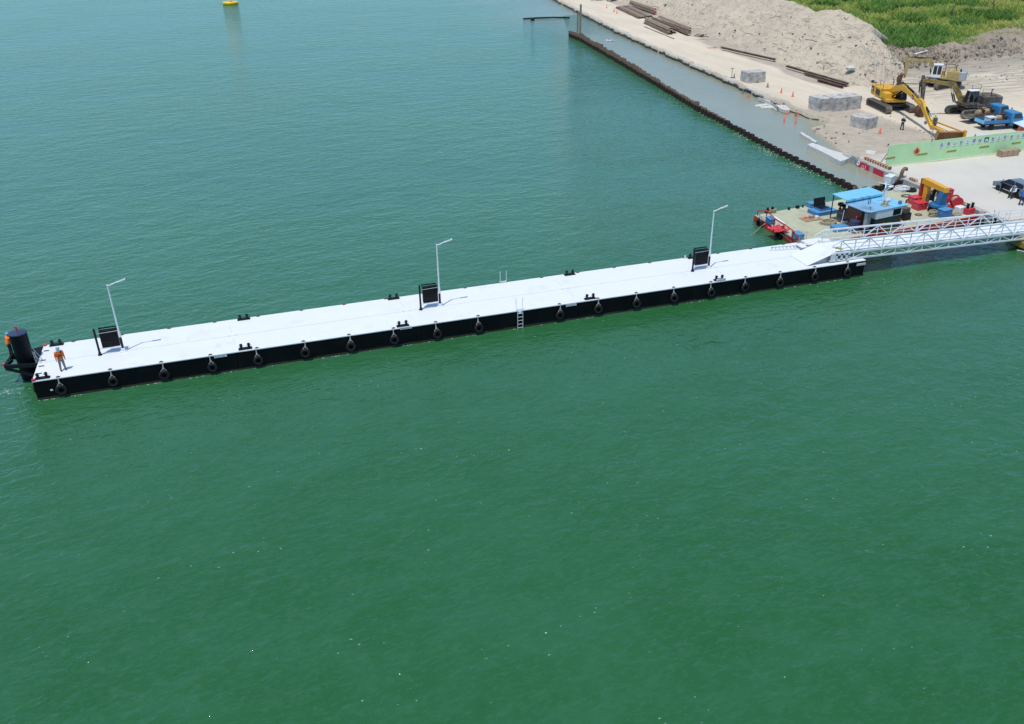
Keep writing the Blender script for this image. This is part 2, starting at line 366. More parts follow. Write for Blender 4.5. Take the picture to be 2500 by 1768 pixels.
    L.new(math_n('ADD', maprange(fl, 0.0, 1.0, 0.05, 0.7), math_n('MULTIPLY', att.outputs['Fac'], 0.16)), b.inputs['Roughness'])
    b.inputs['IOR'].default_value = 1.333; b.inputs['Specular IOR Level'].default_value = 1.45
    return m
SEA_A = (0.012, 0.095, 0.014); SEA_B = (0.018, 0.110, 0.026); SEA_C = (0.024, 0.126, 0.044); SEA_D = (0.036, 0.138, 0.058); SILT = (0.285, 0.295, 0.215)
FAR_SHEEN = (0.045, 0.162, 0.090)
WATER = water_material()

def grid_mesh(name, rows, attrs, mats, smooth=True):
    n = len(rows[0]); vs = [p for r in rows for p in r]
    fs = [(i * n + j, i * n + j + 1, (i + 1) * n + j + 1, (i + 1) * n + j) for i in range(len(rows) - 1) for j in range(n - 1)]
    me = bpy.data.meshes.new(name); me.from_pydata(vs, [], fs)
    for k, vals in attrs.items():
        a = me.attributes.new(k, 'FLOAT', 'POINT'); a.data.foreach_set('value', vals)
    for m in mats: me.materials.append(m)
    me.polygons.foreach_set('use_smooth', [smooth] * len(fs))
    o = bpy.data.objects.new(name, me); COL.objects.link(o); return o

def axis_vals(segs):
    out = []
    for a, b, n in segs: out += [a + (b - a) * i / n for i in range(n)]
    return out + [segs[-1][1]]
xs = axis_vals([(-2500, -120, 10), (-120, 40, 16), (40, 110, 35), (110, 2500, 8)])
ys = axis_vals([(-800, 0, 6), (0, 180, 45), (180, 340, 32), (340, 3500, 12)])
rows = [[(x, y, 0) for x in xs] for y in ys]
silt = []; pale = []
for y in ys:
    for x in xs:
        ex = interp(EDGE_X, y); s = 0; pale.append(0.85 * sst(22, 105, y + 10 * noise.noise(V((x * .04, y * .04, 1)))))  # pale: colour stand-in for sky reflection, stronger with distance
        if y > 186: s = 0.85 * sst(30, 0, ex - x + 8 * noise.noise(V((x * .05, y * .03, 0)))) * sst(180, 225, y)
        silt.append(max(0, min(1, s)))
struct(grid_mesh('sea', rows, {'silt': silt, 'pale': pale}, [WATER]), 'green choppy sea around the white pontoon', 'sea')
rows = []; silt = []
for i in range(111):
    y = 74 + 150 * i / 110; xa = interp(PILE_X, y); xb = interp(EDGE_X, y) + 4
    if y > 191: xa = 72.4 + (y - 191) * 0.32
    r = []
    for j in range(13):
        x = xa + (xb - xa) * j / 12; r.append((x, y, 0.004))
        s = 1.0 if y < 125 else 1.0 - 0.45 * sst(125, 215, y)
        if y > 192: s *= 0.35 + 0.65 * sst(0, 10, x - xa)
        if y < 112 and x > 71: s = min(1.0, s)
        silt.append(s)
    rows.append(r)
struct(grid_mesh('basin_water', rows, {'silt': silt}, [WATER]), 'grey silty water between the sheet piles and the quay', 'water')

# ------------------------------------------------------------------ ground of the building site
def ground_material():
    m = bpy.data.materials.new('site_ground'); m.use_nodes = True
    t = m.node_tree; N = t.nodes; L = t.links; b = N['Principled BSDF']
    b.inputs['Roughness'].default_value = 0.92; b.inputs['Specular IOR Level'].default_value = 0.2
    geo = N.new('ShaderNodeNewGeometry')
    def nz(sc, det=6, rough=0.65, vs=(1, 1, 1), rz=0):
        mp = N.new('ShaderNodeMapping'); mp.inputs['Scale'].default_value = vs; mp.inputs['Rotation'].default_value = (0, 0, rz); L.new(geo.outputs['Position'], mp.inputs[0])
        n = N.new('ShaderNodeTexNoise'); n.inputs['Scale'].default_value = sc; n.inputs['Detail'].default_value = det; n.inputs['Roughness'].default_value = rough
        L.new(mp.outputs[0], n.inputs['Vector']); return n.outputs[0]
    def mr(x, a, c, d=0., e=1.):
        n = N.new('ShaderNodeMapRange'); L.new(x, n.inputs[0])
        for i, v in enumerate((a, c, d, e)): n.inputs[i + 1].default_value = v
        return n.outputs[0]
    def mix(f, a, c, mode='MIX'):
        n = N.new('ShaderNodeMix'); n.data_type = 'RGBA'; n.blend_type = mode
        for i, x in ((0, f), (6, a), (7, c)):
            if isinstance(x, tuple): n.inputs[i].default_value = (*x, 1)
            elif isinstance(x, float): n.inputs[i].default_value = x
            else: L.new(x, n.inputs[i])
        return n.outputs[2]
    def mul(a, c):
        n = N.new('ShaderNodeMath'); n.operation = 'MULTIPLY'; n.use_clamp = True; L.new(a, n.inputs[0])
        if isinstance(c, float): n.inputs[1].default_value = c
        else: L.new(c, n.inputs[1])
        return n.outputs[0]
    def attr(k):
        n = N.new('ShaderNodeAttribute'); n.attribute_name = k; return n.outputs['Fac']
    earth = mix(mr(nz(0.22), 0.35, 0.7), (0.50, 0.43, 0.34), (0.38, 0.32, 0.25))
    earth = mix(mr(nz(1.6, 8, 0.75), 0.45, 0.75, 0, 0.6), earth, (0.24, 0.205, 0.165))
    road = mix(mr(nz(0.3, 5, 0.6, (1, 0.25, 1), 0.12), 0.35, 0.7), (0.69, 0.59, 0.455), (0.59, 0.50, 0.38))
    conc = mix(mr(nz(0.16, 6, 0.6), 0.35, 0.68), (0.60, 0.56, 0.49), (0.545, 0.505, 0.445))
    conc = mix(mr(nz(0.5, 7, 0.7, (1, .5, 1), .6), 0.52, 0.72, 0, 0.45), conc, (0.60, 0.585, 0.56))
    mud = mix(mr(nz(0.8), 0.4, 0.7), (0.47, 0.40, 0.31), (0.38, 0.315, 0.24))
    track = nz(1.0, 5, 0.7, (2.6, 0.12, 1), 0.1)
    col = mix(mr(attr('road'), 0.3, 0.7), earth, road)
    trk = nz(1.0, 6, 0.7, (0.18, 2.0, 1), -0.15)
    col = mix(mul(mr(trk, 0.40, 0.64, 0, 0.9), attr('tracks')), col, (0.23, 0.19, 0.145))
    col = mix(mul(mr(track, 0.54, 0.70, 0, 0.35), attr('road')), col, (0.42, 0.36, 0.285))
    col = mix(attr('apron'), col, conc)
    col = mix(attr('mud'), col, mud)
    col = mix(mr(nz(5.5, 5, 0.8), 0.62, 0.8, 0, 0.35), col, (0.22, 0.19, 0.16))
    L.new(col, b.inputs['Base Color'])
    bp = N.new('ShaderNodeBump'); bp.inputs['Distance'].default_value = 0.05; bp.inputs['Strength'].default_value = 0.7
    L.new(nz(1.8, 8, 0.7), bp.inputs['Height']); L.new(bp.outputs[0], b.inputs['Normal'])
    return m
GROUND = ground_material()
def road_mid(y): return interp(EDGE_X, y) + 5.5
rows = []; A = {'road': [], 'apron': [], 'mud': [], 'tracks': []}
gy = axis_vals([(40, 60, 4), (60, 200, 280), (200, 340, 140), (340, 700, 10)])
for y in gy:
    e = interp(EDGE_X, y)
    nj = edge_noise(y)
    offs = [0, 0, 0.5, 1.2, 2] + [2 + i * 0.9 for i in range(1, 42)] + [40 + i * 4 for i in range(1, 30)] + [200, 400, 900]
    r = []
    for j, d in enumerate(offs):
        x = e + d + (nj if d < 2 else nj * max(0, (6 - d) / 4))
        z = G + 0.05 * noise.noise(V((x * .3, y * .3, 0))) * sst(0.5, 4, d)
        mud = 0.0
        if y > 89 and y < 106: mud = 1 - sst(79, 84, x + 2 * noise.noise(V((x * .4, y * .4, 2))) + 0.35 * max(0, 95 - y))
        if 104 < y < 108: mud = max(mud, 1 - sst(0, 3, d))
        if y > 106: mud = max(mud, 0.35 * (1 - sst(110, 134, y)) * (1 - sst(2, 5, d)))
        if mud > 0 and 91 < y < 106: z -= 0.45 * mud * sst(3.5, 0, d)
        if j == 0: z = -1.6
        r.append((x, y, z))
        wob = 1.6 * noise.noise(V((x * .2, y * .1, 5)))
        rd = sst(13.5, 10.5, d + wob) * sst(0.2, 1.6, d + wob * .3) if y > 112 else 0
        rd2 = sst(118, 110, y + wob * 2) * sst(84, 88, x) * 0.85 if y <= 118 else 0
        rd3 = sst(30, 8, abs(y - 113 - (x - 90) * 0.1)) * sst(88, 94, x) * sst(0, 1, 1) * 0.9 if y > 100 and x > 90 else 0
        A['road'].append(max(rd, rd2, min(1, rd3) * sst(140, 118, y)))
        ap = sst(90.0, 87.0, y + 1.4 * noise.noise(V((x * .5, y * .5, 1)))) if x < 90 else sst(96, 92, y + wob)
        A['apron'].append(ap); A['mud'].append(mud * (1 - ap))
        A['tracks'].append(sst(104, 117, y) * sst(93, 103, x) * sst(175, 150, y))
    rows.append(r)
struct(grid_mesh('ground', rows, A, [GROUND]), 'sandy ground of the building site and pale concrete apron', 'ground')

# ------------------------------------------------------------------ sand heap, earth bank, meadow
def sand_material(name, c1, c2, c3):
    m = bpy.data.materials.new(name); m.use_nodes = True
    t = m.node_tree; N = t.nodes; L = t.links; b = N['Principled BSDF']; b.inputs['Roughness'].default_value = 0.95; b.inputs['Specular IOR Level'].default_value = 0.15
    geo = N.new('ShaderNodeNewGeometry')
    def nz(sc, det, vs=(1, 1, 1), rz=0, rough=.65, dist=0):
        mp = N.new('ShaderNodeMapping'); mp.inputs['Scale'].default_value = vs; mp.inputs['Rotation'].default_value = (0, 0, rz); L.new(geo.outputs['Position'], mp.inputs[0])
        n = N.new('ShaderNodeTexNoise'); n.inputs['Scale'].default_value = sc; n.inputs['Detail'].default_value = det; n.inputs['Roughness'].default_value = rough; n.inputs['Distortion'].default_value = dist
        L.new(mp.outputs[0], n.inputs['Vector']); return n.outputs[0]
    def mix(x, a, c, A, B, k):
        r = N.new('ShaderNodeMapRange'); L.new(x, r.inputs[0]); r.inputs[1].default_value = a; r.inputs[2].default_value = c; r.inputs[4].default_value = k
        n = N.new('ShaderNodeMix'); n.data_type = 'RGBA'; L.new(r.outputs[0], n.inputs[0])
        for i, q in ((6, A), (7, B)):
            if isinstance(q, tuple): n.inputs[i].default_value = (*q, 1)
            else: L.new(q, n.inputs[i])
        return n.outputs[2]
    col = mix(nz(0.14, 6), 0.35, 0.7, c1, c2, 1)
    col = mix(nz(0.9, 8, (1, .45, 1), 0.3, .75, 1.2), 0.50, 0.66, col, c3, 0.85)
    col = mix(nz(3.0, 6, (1, .6, 1), -.4, .8), 0.60, 0.76, col, c3, 0.6)
    L.new(col, b.inputs['Base Color'])
    bp = N.new('ShaderNodeBump'); bp.inputs['Distance'].default_value = 0.5; bp.inputs['Strength'].default_value = 1.0
    L.new(nz(0.9, 9, (1, .7, 1), .3, .7), bp.inputs['Height']); L.new(bp.outputs[0], b.inputs['Normal'])
    return m
SAND = sand_material('heaped_sand', (0.62, 0.52, 0.395), (0.52, 0.435, 0.33), (0.26, 0.215, 0.165))
BANK = sand_material('bank_earth', (0.40, 0.335, 0.26), (0.29, 0.24, 0.18), (0.15, 0.12, 0.09))
FOOT = [P(*p, G) for p in [(1330, -60), (1400, -28), (1465, -4), (1530, 8), (1600, 30), (1670, 60), (1742, 90), (1800, 116), (1851, 140), (1905, 160), (1960, 180), (2015, 200), (2069, 218), (2120, 216), (2160, 206), (2196, 190), (2222, 172)]]
CREST = [f + V((13, 3, 8.0 + .5 * math.sin(i * 2.1))) for i, f in enumerate(FOOT[:6])] + [P(*p, z) for p, z in [((1890, -6), 8.3), ((1936, 10), 8.2), ((1990, 27), 7.9), ((2036, 28), 7.7), ((2078, 35), 7.3), ((2108, 58), 6.5), ((2132, 78), 5.9), ((2148, 92), 5.0), ((2157, 104), 4.3), ((2163, 111), 3.6), ((2168, 117), 3.0)]]
def lerp_list(a, t):
    f = t * (len(a) - 1); i = min(int(f), len(a) - 2); return a[i].lerp(a[i + 1], f - i)
def loft(name, foot, crest, back, n, k, amp, m, label, cat, prof, rough_=0.35):
    rows = []
    for i in range(n + 1):
        t = i / n; f = lerp_list(foot, t); c = lerp_list(crest, t); bk = lerp_list(back, t); r = []
        for j in range(k + 1):
            u = j / k
            if u < 0.66: q = u / 0.66; p = f.lerp(c, q); p.z = f.z - 0.4 + (c.z - f.z + 0.4) * prof(q)
            else: q = (u - 0.66) / 0.34; p = c.lerp(bk, q); p.z = c.z + (bk.z - c.z) * q ** 1.35
            p.z += .7 * rough_ * math.sin(PI * min(1, u / .7)) * (noise.noise(V((t * 70, u * 1.6, 1))) + .6 * noise.noise(V((t * 170, u * 3, 2))))
            a = amp * min(1, u * 9) * (1 - sst(0.85, 1, u))
            p.z += a * (noise.fractal(V((p.x * .16, p.y * .16, 0)), 0.9, 2.1, 6) + rough_ * noise.noise(V((p.x * 1.1, p.y * 1.1, 4))))
            r.append(p)
        rows.append(r)
    return struct(grid_mesh(name, [[tuple(p) for p in r] for r in rows], {}, [m]), label, cat)
BACK = [c + V((12, 4, 0)) if i < 12 else c + V((7, 9, 0)) for i, (f, c) in enumerate(zip(FOOT, CREST))]
for b_ in BACK: b_.z = 0.4
loft('sand_heap', FOOT, CREST, BACK, 300, 80, 0.6, SAND, 'long heap of pale sand above the quay road', 'sand heap', lambda q: 0.75 * q + 0.25 * math.sin(q * PI / 2))
BF = [P(*p, G) for p in [(2140, 214), (2176, 196), (2210, 182), (2255, 168), (2310, 160), (2380, 150), (2450, 140), (2520, 130), (2640, 112)]]
BC = [P(*p, z) for p, z in [((2158, 114), 3.3), ((2185, 116), 2.4), ((2222, 121), 2.3), ((2262, 122), 2.4), ((2290, 116), 2.1), ((2330, 118), 2.2), ((2400, 108), 2.3), ((2440, 88), 2.8), ((2500, 80), 2.9)]]
BC[-1] = P(2640, 64, 2.8)
BB = [c + V((6, 14, 0)) for c in BC]
for b_ in BB: b_.z = 0.9
loft('earth_bank', BF, BC, BB, 260, 70, 0.6, BANK, 'low bank of brown earth in front of the meadow', 'bank', lambda q: 0.22 * sst(0, .5, q) + 0.78 * sst(0.42, 1, q), 0.75)

def meadow_material():
    m = bpy.data.materials.new('meadow_soil'); m.use_nodes = True
    b = m.node_tree.nodes['Principled BSDF']; b.inputs['Roughness'].default_value = 0.95
    n = m.node_tree.nodes.new('ShaderNodeTexNoise'); n.inputs['Scale'].default_value = 0.6; n.inputs['Detail'].default_value = 6
    r = m.node_tree.nodes.new('ShaderNodeValToRGB'); r.color_ramp.elements[0].color = (0.05, 0.09, 0.02, 1); r.color_ramp.elements[1].color = (0.12, 0.16, 0.04, 1)
    g = m.node_tree.nodes.new('ShaderNodeNewGeometry'); m.node_tree.links.new(g.outputs['Position'], n.inputs['Vector'])
    m.node_tree.links.new(n.outputs[0], r.inputs[0]); m.node_tree.links.new(r.outputs[0], b.inputs['Base Color'])
    return m
MEADOW = meadow_material()
mrows = [[(x, y, 1.0) for x in axis_vals([(96, 330, 90), (330, 900, 4)])] for y in axis_vals([(120, 420, 100), (420, 900, 4)])]


def leaf_material(name, cols):
    m = bpy.data.materials.new(name); m.use_nodes = True; N = m.node_tree.nodes; L = m.node_tree.links; b = N['Principled BSDF']
    b.inputs['Roughness'].default_value = 0.7; b.inputs['Specular IOR Level'].default_value = 0.25
    a = N.new('ShaderNodeAttribute'); a.attribute_name = 'tint'
    r = N.new('ShaderNodeValToRGB'); e = r.color_ramp.elements
    while len(e) < len(cols): e.new(0.5)
    for i, c in enumerate(cols): e[i].position = i / (len(cols) - 1); e[i].color = (*c, 1)
    L.new(a.outputs['Fac'], r.inputs[0]); L.new(r.outputs[0], b.inputs['Base Color'])
    tr = N.new('ShaderNodeBsdfTranslucent'); L.new(r.outputs[0], tr.inputs[0]); mx = N.new('ShaderNodeMixShader'); mx.inputs[0].default_value = 0.3
    L.new(b.outputs[0], mx.inputs[1]); L.new(tr.outputs[0], mx.inputs[2]); L.new(mx.outputs[0], N['Material Output'].inputs[0])
    return m
LEAF = leaf_material('grass_blades', [(0.065, 0.15, 0.035), (0.15, 0.29, 0.055), (0.30, 0.40, 0.08), (0.46, 0.49, 0.12), (0.50, 0.46, 0.22)])
def blades(name, spots, label, cat, kind='stuff'):
    vs = []; fs = []; tint = []; rn = random.Random(5)
    for (x, y, z, h, r, t, n) in spots:
        for _ in range(n):
            a = rn.uniform(0, 2 * PI); d = r * math.sqrt(rn.random()); bx = x + d * math.cos(a); by = y + d * math.sin(a)
            hh = h * rn.uniform(0.55, 1.1) * (1 - 0.35 * (d / r) ** 2); ln = rn.uniform(0, 2 * PI); lean = hh * rn.uniform(0.4, 1.25); wd = 0.03 + 0.03 * h * rn.uniform(0.6, 1.5)
            wa = rn.uniform(0, PI); wx, wy = math.cos(wa) * wd, math.sin(wa) * wd
            mx, my = bx + lean * .35 * math.cos(ln), by + lean * .35 * math.sin(ln); tx, ty = bx + lean * math.cos(ln), by + lean * math.sin(ln)
            o = len(vs)
            vs += [(bx - wx, by - wy, z - .15), (bx + wx, by + wy, z - .15), (mx + wx, my + wy, z + hh * .6), (mx - wx, my - wy, z + hh * .6), (tx, ty, z + hh)]
            fs += [(o, o + 1, o + 2, o + 3), (o + 3, o + 2, o + 4)]
            tt = max(0, min(1, t + rn.uniform(-.12, .12))); tint += [tt * .8, tt * .8, tt, tt, min(1, tt * 1.1)]
    me = bpy.data.meshes.new(name); me.from_pydata(vs, [], fs); at = me.attributes.new('tint', 'FLOAT', 'POINT'); at.data.foreach_set('value', tint); me.materials.append(LEAF)
    o = bpy.data.objects.new(name, me); COL.objects.link(o); return tag(o, label, cat, None, kind)
rn = random.Random(3); gr = []; reeds = []
def behind_crest(q):     # how far a point lies behind the crest/bank line
    best = 1e9; sg = 0
    L_ = CREST + BC[1:]
    for a, b in zip(L_, L_[1:]):
        ab = V((b.x - a.x, b.y - a.y)); t = max(0, min(1, V((q.x - a.x, q.y - a.y)).dot(ab) / ab.length_squared)); c = V((a.x, a.y)) + ab * t
        dd = (V((q.x, q.y)) - c).length
        if dd < best: best = dd; sg = (q.x - c.x) * ab.y - (q.y - c.y) * ab.x
    return best if sg < 0 else -best
for _ in range(9500):
    px = rn.uniform(1860, 2560); py = rn.uniform(-34, 128)
    q = P(px, py, 1.4); d = behind_crest(q)
    if d < 1.2: continue
    t = 0.54 + 0.50 * noise.noise(V((q.x * .045, q.y * .035, 0))) + 0.40 * noise.noise(V((q.x * .14, q.y * .12, 3)))
    near = sst(26, 8, d) * sst(2330, 2240, px)
    if near > 0.3 and rn.random() < near:
        reeds.append((q.x, q.y, 1.0, rn.uniform(1.6, 3.0), 1.0, 0.12 + 0.14 * rn.random(), 16))
    elif noise.noise(V((q.x * .11, q.y * .10, 11))) > .22: gr.append((q.x, q.y, 1.0, rn.uniform(1.2, 2.4), .9, .10 + .22 * rn.random(), 18))
    else: gr.append((q.x, q.y, 1.0, rn.uniform(0.5, 1.5) * (1.25 + noise.noise(V((q.x * .08, q.y * .08, 7)))), 1.1, max(.06, t), 17))
n_ = len(mrows[0]); mv = [p for r in mrows for p in r]; ok = [behind_crest(V(p)) > 2.5 and (p[1] > 141 or p[0] < 118 and p[1] > 134) for p in mv]
mf = [f for f in ((i * n_ + j, i * n_ + j + 1, (i + 1) * n_ + j + 1, (i + 1) * n_ + j) for i in range(len(mrows) - 1) for j in range(n_ - 1)) if all(ok[k] for k in f)]
me_ = bpy.data.meshes.new('meadow_ground'); me_.from_pydata(mv, [], mf); me_.materials.append(MEADOW); mo = bpy.data.objects.new('meadow_ground', me_); COL.objects.link(mo)
struct(mo, 'green meadow ground behind the sand heap', 'meadow')
blades('meadow_grass', gr, 'yellow green meadow grass behind the earth bank', 'grass')
blades('reed_bed', reeds, 'dense dark green reeds behind the right end of the sand heap', 'reeds')
# ------------------------------------------------------------------ pontoon
X0, X1, Y0, Y1, ZD = -15.6, 50.0, 59.28, 64.85, 1.5
SEAM = [-15.6, -2.38, 10.6, 23.62, 36.95, 50.0]
pon = thing('floating_pontoon', 'long narrow floating pontoon with white deck and black sides', 'pontoon', ((X0 + X1) / 2, (Y0 + Y1) / 2, 0))
PO = V(pon.location)
for a, b in zip(SEAM, SEAM[1:]):
    mb = MB(); mb.box(((a + b) / 2 - PO.x, 0, 0.35), (b - a - 0.03, Y1 - Y0 - 0.08, 2.0)); mb.build('hull', 'hull_black', pon, 0.02)
mb = MB(); mb.box((0, 0, ZD - 0.04), (X1 - X0, Y1 - Y0, 0.08)); mb.build('deck', 'deck_white', pon, 0.012)
mb = MB(); rn = random.Random(40)
for yy in (Y0 + .035, Y1 - .035):
    xx = X0
    while xx < X1 - .1:
        ln = min(rn.uniform(.5, 2.2), X1 - xx); mb.box((xx + ln / 2 - PO.x, yy - PO.y, rn.uniform(.0, .05)), (ln - .01, .02, .22)); xx += ln
mb.box((X0 + .02 - PO.x, 0, .03), (.03, Y1 - Y0 - .1, .2)); mb.build('waterline_growth', 'growth', pon)
mb = MB()
mb.bar((X0 - PO.x + .3, -.06, ZD + .006), (X1 - PO.x - 5.6, -.06, ZD + .006), 0.03, 0.008)
for sx in SEAM[1:-1]:
    mb.bar((sx - PO.x, -1.7, ZD + .006), (sx - PO.x - .12, -.5, ZD + .006), 0.03, 0.008)
    mb.bar((sx - PO.x - .16, .5, ZD + .006), (sx - PO.x - .28, 1.7, ZD + .006), 0.03, 0.008)
    for k in (-.25, .25): mb.torus((sx - PO.x - .12 + k, -.05, ZD + .006), .1, .012, (0, 0, 1), 14, 5)
mb.build('deck_seam', 'seam_grey', pon)
# lifting-eye brackets along both edges
TYPX = [136, 252, 366, 476, 580, 684, 786, 886, 980, 1075, 1257, 1343, 1429, 1513, 1596, 1674, 1751, 1828, 1902]
TYPY = [876, 857, 839, 823, 807, 791, 775, 762, 747, 733, 706, 691, 680, 668, 656, 644, 633, 622, 611]
K = 2500 / 2296
TX = [PY(a * K, b * K, 59.05).x for a, b in zip(TYPX, TYPY)]
proto = None
for i, x in enumerate(TX + TX):
    back = i >= len(TX)
    mb = MB(); mb.box((0, 0, .02), (.26, .10, .05)); mb.box((0, 0, .06), (.10, .05, .06))
    if proto is None: proto = mb.build('edge_bracket', ['rust'], pon); o = proto
    else: o = proto.copy(); COL.objects.link(o)
    o.location = (x - PO.x + (0.4 if back else 0), (Y1 - .08 if back else Y0 + .10) - PO.y, ZD)
for i, px in enumerate((538, 991, 1395, 1761, 2103)):
    py = (869, 800, 744, 683, 645)[i]; q = PY(px, py, Y0 - .01)
    mb = MB(); mb.box((q.x - PO.x, Y0 - PO.y + .025, q.z - .03), (.86, .03, .20))
    mb.use(1); rn = random.Random(i)
    x = -.36
    while x < .34:      # weathered lettering
        wd = rn.uniform(.03, .06); mb.box((q.x - PO.x + x, Y0 - PO.y + .004, q.z - .03), (wd, .02, rn.choice((.09, .11, .06)))); x += wd + .035
    mb.build('name_plate', ['white', 'steel_grey'], pon)
mb = MB(); q = PY(126, 953, Y0); mb.box((q.x - PO.x, Y0 - PO.y + .03, q.z), (.16, .03, .10)); mb.build('draft_mark', 'white', pon)
for (x, y) in ((X0 + .1, Y0 + .1), (X0 + .1, Y1 - .1)):
    mb = MB(); mb.box((x - PO.x, y - PO.y, ZD + .05), (.22, .2, .11)); mb.build('corner_marker', 'red_bright', pon)
for y in (60.3, 61.4, 62.3, 63.8):
    mb = MB(); mb.box((X0 + .32 - PO.x, y - PO.y, ZD + .03), (.34, .05, .05)); mb.build('deck_stop', 'black', pon)
# frame that holds the guide pile at the left end
PC = V((-16.55, 63.05, 0))
fr = MB(); zf = 1.42
A_ = V((-17.75, 62.35, zf)); B1 = V((X0, 61.9, zf)); Cc = V((-17.55, 63.95, zf)); B2 = V((X0, 64.5, zf))
fr.bar(A_ - PO, B1 - PO, .16, .26); fr.bar(A_ - PO, Cc - PO, .16, .26); fr.bar(Cc - PO, B2 - PO, .3, .26)
fr.bar(A_ - PO - V((0, 0, .15)), V((X0, 61.9, .45)) - PO, .13, .18); fr.bar(Cc - PO - V((0, 0, .15)), V((X0, 64.3, .45)) - PO, .13, .18)
fr.box((X0 - .28 - PO.x, 63.7 - PO.y, zf), (.55, 1.5, .22)); fr.bar(V((-17.4, 63.2, zf + .02)) - PO, V((-17.75, 62.35, zf + .02)) - PO, .1, .2)
fr.build('pile_frame', 'black', pon)
mb = MB(); mb.box((A_.x - PO.x - .06, A_.y - PO.y, zf + .16), (.16, .16, .14)); mb.build('corner_marker', 'red_bright', pon)
mb = MB()
for y in (62.0, 62.45):
    mb.tube([(X0 - .05 - PO.x, y - PO.y, ZD - .9), (X0 - .12 - PO.x, y - PO.y, ZD + .95)], .022, 6)
    mb.tube([(X0 - .12 - PO.x, y - PO.y, ZD + .9), (X0 + .25 - PO.x, y - PO.y, ZD + .02)], .02, 6)
for k in range(6): mb.tube([(X0 - .05 - .012 * k - PO.x, 62.0 - PO.y, ZD - .8 + .3 * k), (X0 - .05 - .012 * k - PO.x, 62.45 - PO.y, ZD - .8 + .3 * k)], .016, 6)
mb.build('end_ladder', 'steel_grey', pon)
# guide pile
pile = thing('guide_pile', 'thick black steel guide pile with domed lid at the pontoon end', 'pile', (PC.x, PC.y, 0))
MB().lathe([(.57, -3), (.57, 3.52)], n=32).build('pile_shaft', 'pile_black', pile)
MB().lathe([(.60, 3.50), (.60, 3.57), (.42, 3.63), (.1, 3.66)], n=32).build('pile_cap', 'drum_navy', pile)
mb = MB(); mb.cyl((.0, .05, 3.66), (0, .05, 3.92), .05); mb.box((-.04, .05, 3.93), (.18, .12, .08)); mb.build('pile_light', 'red_bright', pile)

# mooring bitts
def make_bitts():
    r = thing('mooring_bitts', '', 'bitts')
    mb = MB(); mb.box((0, 0, .035), (1.35, .46, .07)); mb.box((0, 0, .11), (1.22, .34, .08)); mb.build('base_plate', 'black', r, .01)
    for s in (-.38, .38):
        mb = MB(); mb.lathe([(.13, .1), (.13, .52), (.155, .52), (.155, .58), (.10, .60)], (s, 0, 0), 14); mb.tube([(s - .24, 0, .40), (s + .24, 0, .40)], .03, 8); mb.build('bitt_post', 'black', r)
    return r
bt = make_bitts()
BF_ = [((103, 927), 'black double bitts on the near left corner of the white deck'), ((599, 851), 'second double bitts from the left on the near deck edge'), ((983, 795), 'black double bitts on the near edge in front of the middle lamp post'), ((1438, 727), 'fourth double bitts from the left on the near deck edge'), ((1757, 685), 'black double bitts on the near edge, closest to the gangway'),
       ((138, 844), 'black double bitts on the far edge behind the worker in orange'), ((595, 778), 'second double bitts from the left on the far deck edge'), ((960, 728), 'black double bitts on the far edge just left of the middle notice frame'), ((1388, 668), 'fourth double bitts from the left on the far deck edge'), ((1689, 628), 'black double bitts half hidden behind the right notice frame')]
for i, (p, l) in enumerate(BF_):
    o = bt if i == 0 else copy_tree(bt); q = P(*p, ZD)
    o.scale = (.70, .74, .68); o.location = (q.x, Y0 + .26 if i < 5 else Y1 - .26, ZD + .002); tag(o, l, group='double mooring bitts along the pontoon edges')
# tyre fenders
def make_tyre():
    r = thing('tyre_fender', '', 'tyre')
    t = MB().lathe([(.20, -.10), (.24, -.115), (.36, -.115), (.405, -.08), (.42, -.03), (.42, .03), (.405, .08), (.36, .115), (.24, .115), (.20, .10), (.30, .05), (.30, -.05), (.20, -.10)], n=28, rot=Matrix.Rotation(PI / 2, 3, 'X'))
    t.f = [f for f in t.f if len(f) == 4]; t.mi = [0] * len(t.f); t.build('tyre', 'rubber', r)
    rp = MB(); zt = ZD - TZ
    for s in (-1, 1): rp.tube([(s * .26, .02, .28), (s * .05, .06, zt - .32), (0, .10, zt - .02)], .022, 6)
    rp.tube([(0, .05, zt - .40), (0, .09, zt + .04)], .04, 8); rp.tube([(0, .09, zt), (0, .14, zt + .16)], .03, 6)
    rp.build('rope', 'rope_grey', r); return r
TZ = 0.62
TL = ['black tyre fender hanging below the near left corner bitts', 'second tyre fender from the left end of the pontoon', 'third tyre fender from the left end of the pontoon', 'tyre fender just left of the leftmost white plate on the black side',
      'tyre fender just right of the second near bitts from the left', 'sixth tyre fender from the left end of the pontoon', 'seventh tyre fender from the left, second to the left of the middle near bitts', 'tyre fender just left of the white plate under the middle near bitts',
      'tyre fender just right of the white plate under the middle near bitts', 'tyre fender next left of the steel boarding ladder', 'tyre fender between the boarding ladder and the fourth near bitts', 'tyre fender just right of the fourth near bitts from the left',
      'tyre fender second to the right of the fourth near bitts', 'tyre fender second to the left of the rightmost near bitts', 'tyre fender hanging just left of the rightmost near bitts', 'tyre fender just right of the rightmost near bitts',
      'third tyre fender from the right end of the pontoon', 'tyre fender below the foot of the white gangway ramp', 'rightmost tyre fender, beside the last white plate at the pontoon end']
ty = make_tyre()
for i, x in enumerate(TX):
    o = ty if i == 0 else copy_tree(ty); rr = random.Random(i)
    k_ = rr.uniform(.82, .90); o.location = (x + rr.uniform(-.05, .05), Y0 - .10, TZ + rr.uniform(-.05, .05)); o.scale = (k_, rr.uniform(.8, 1), k_); o.rotation_euler = (rr.uniform(-.08, .08), rr.uniform(-.12, .12), rr.uniform(-.15, .15)); tag(o, TL[i], group='tyre fenders along the near side of the pontoon')
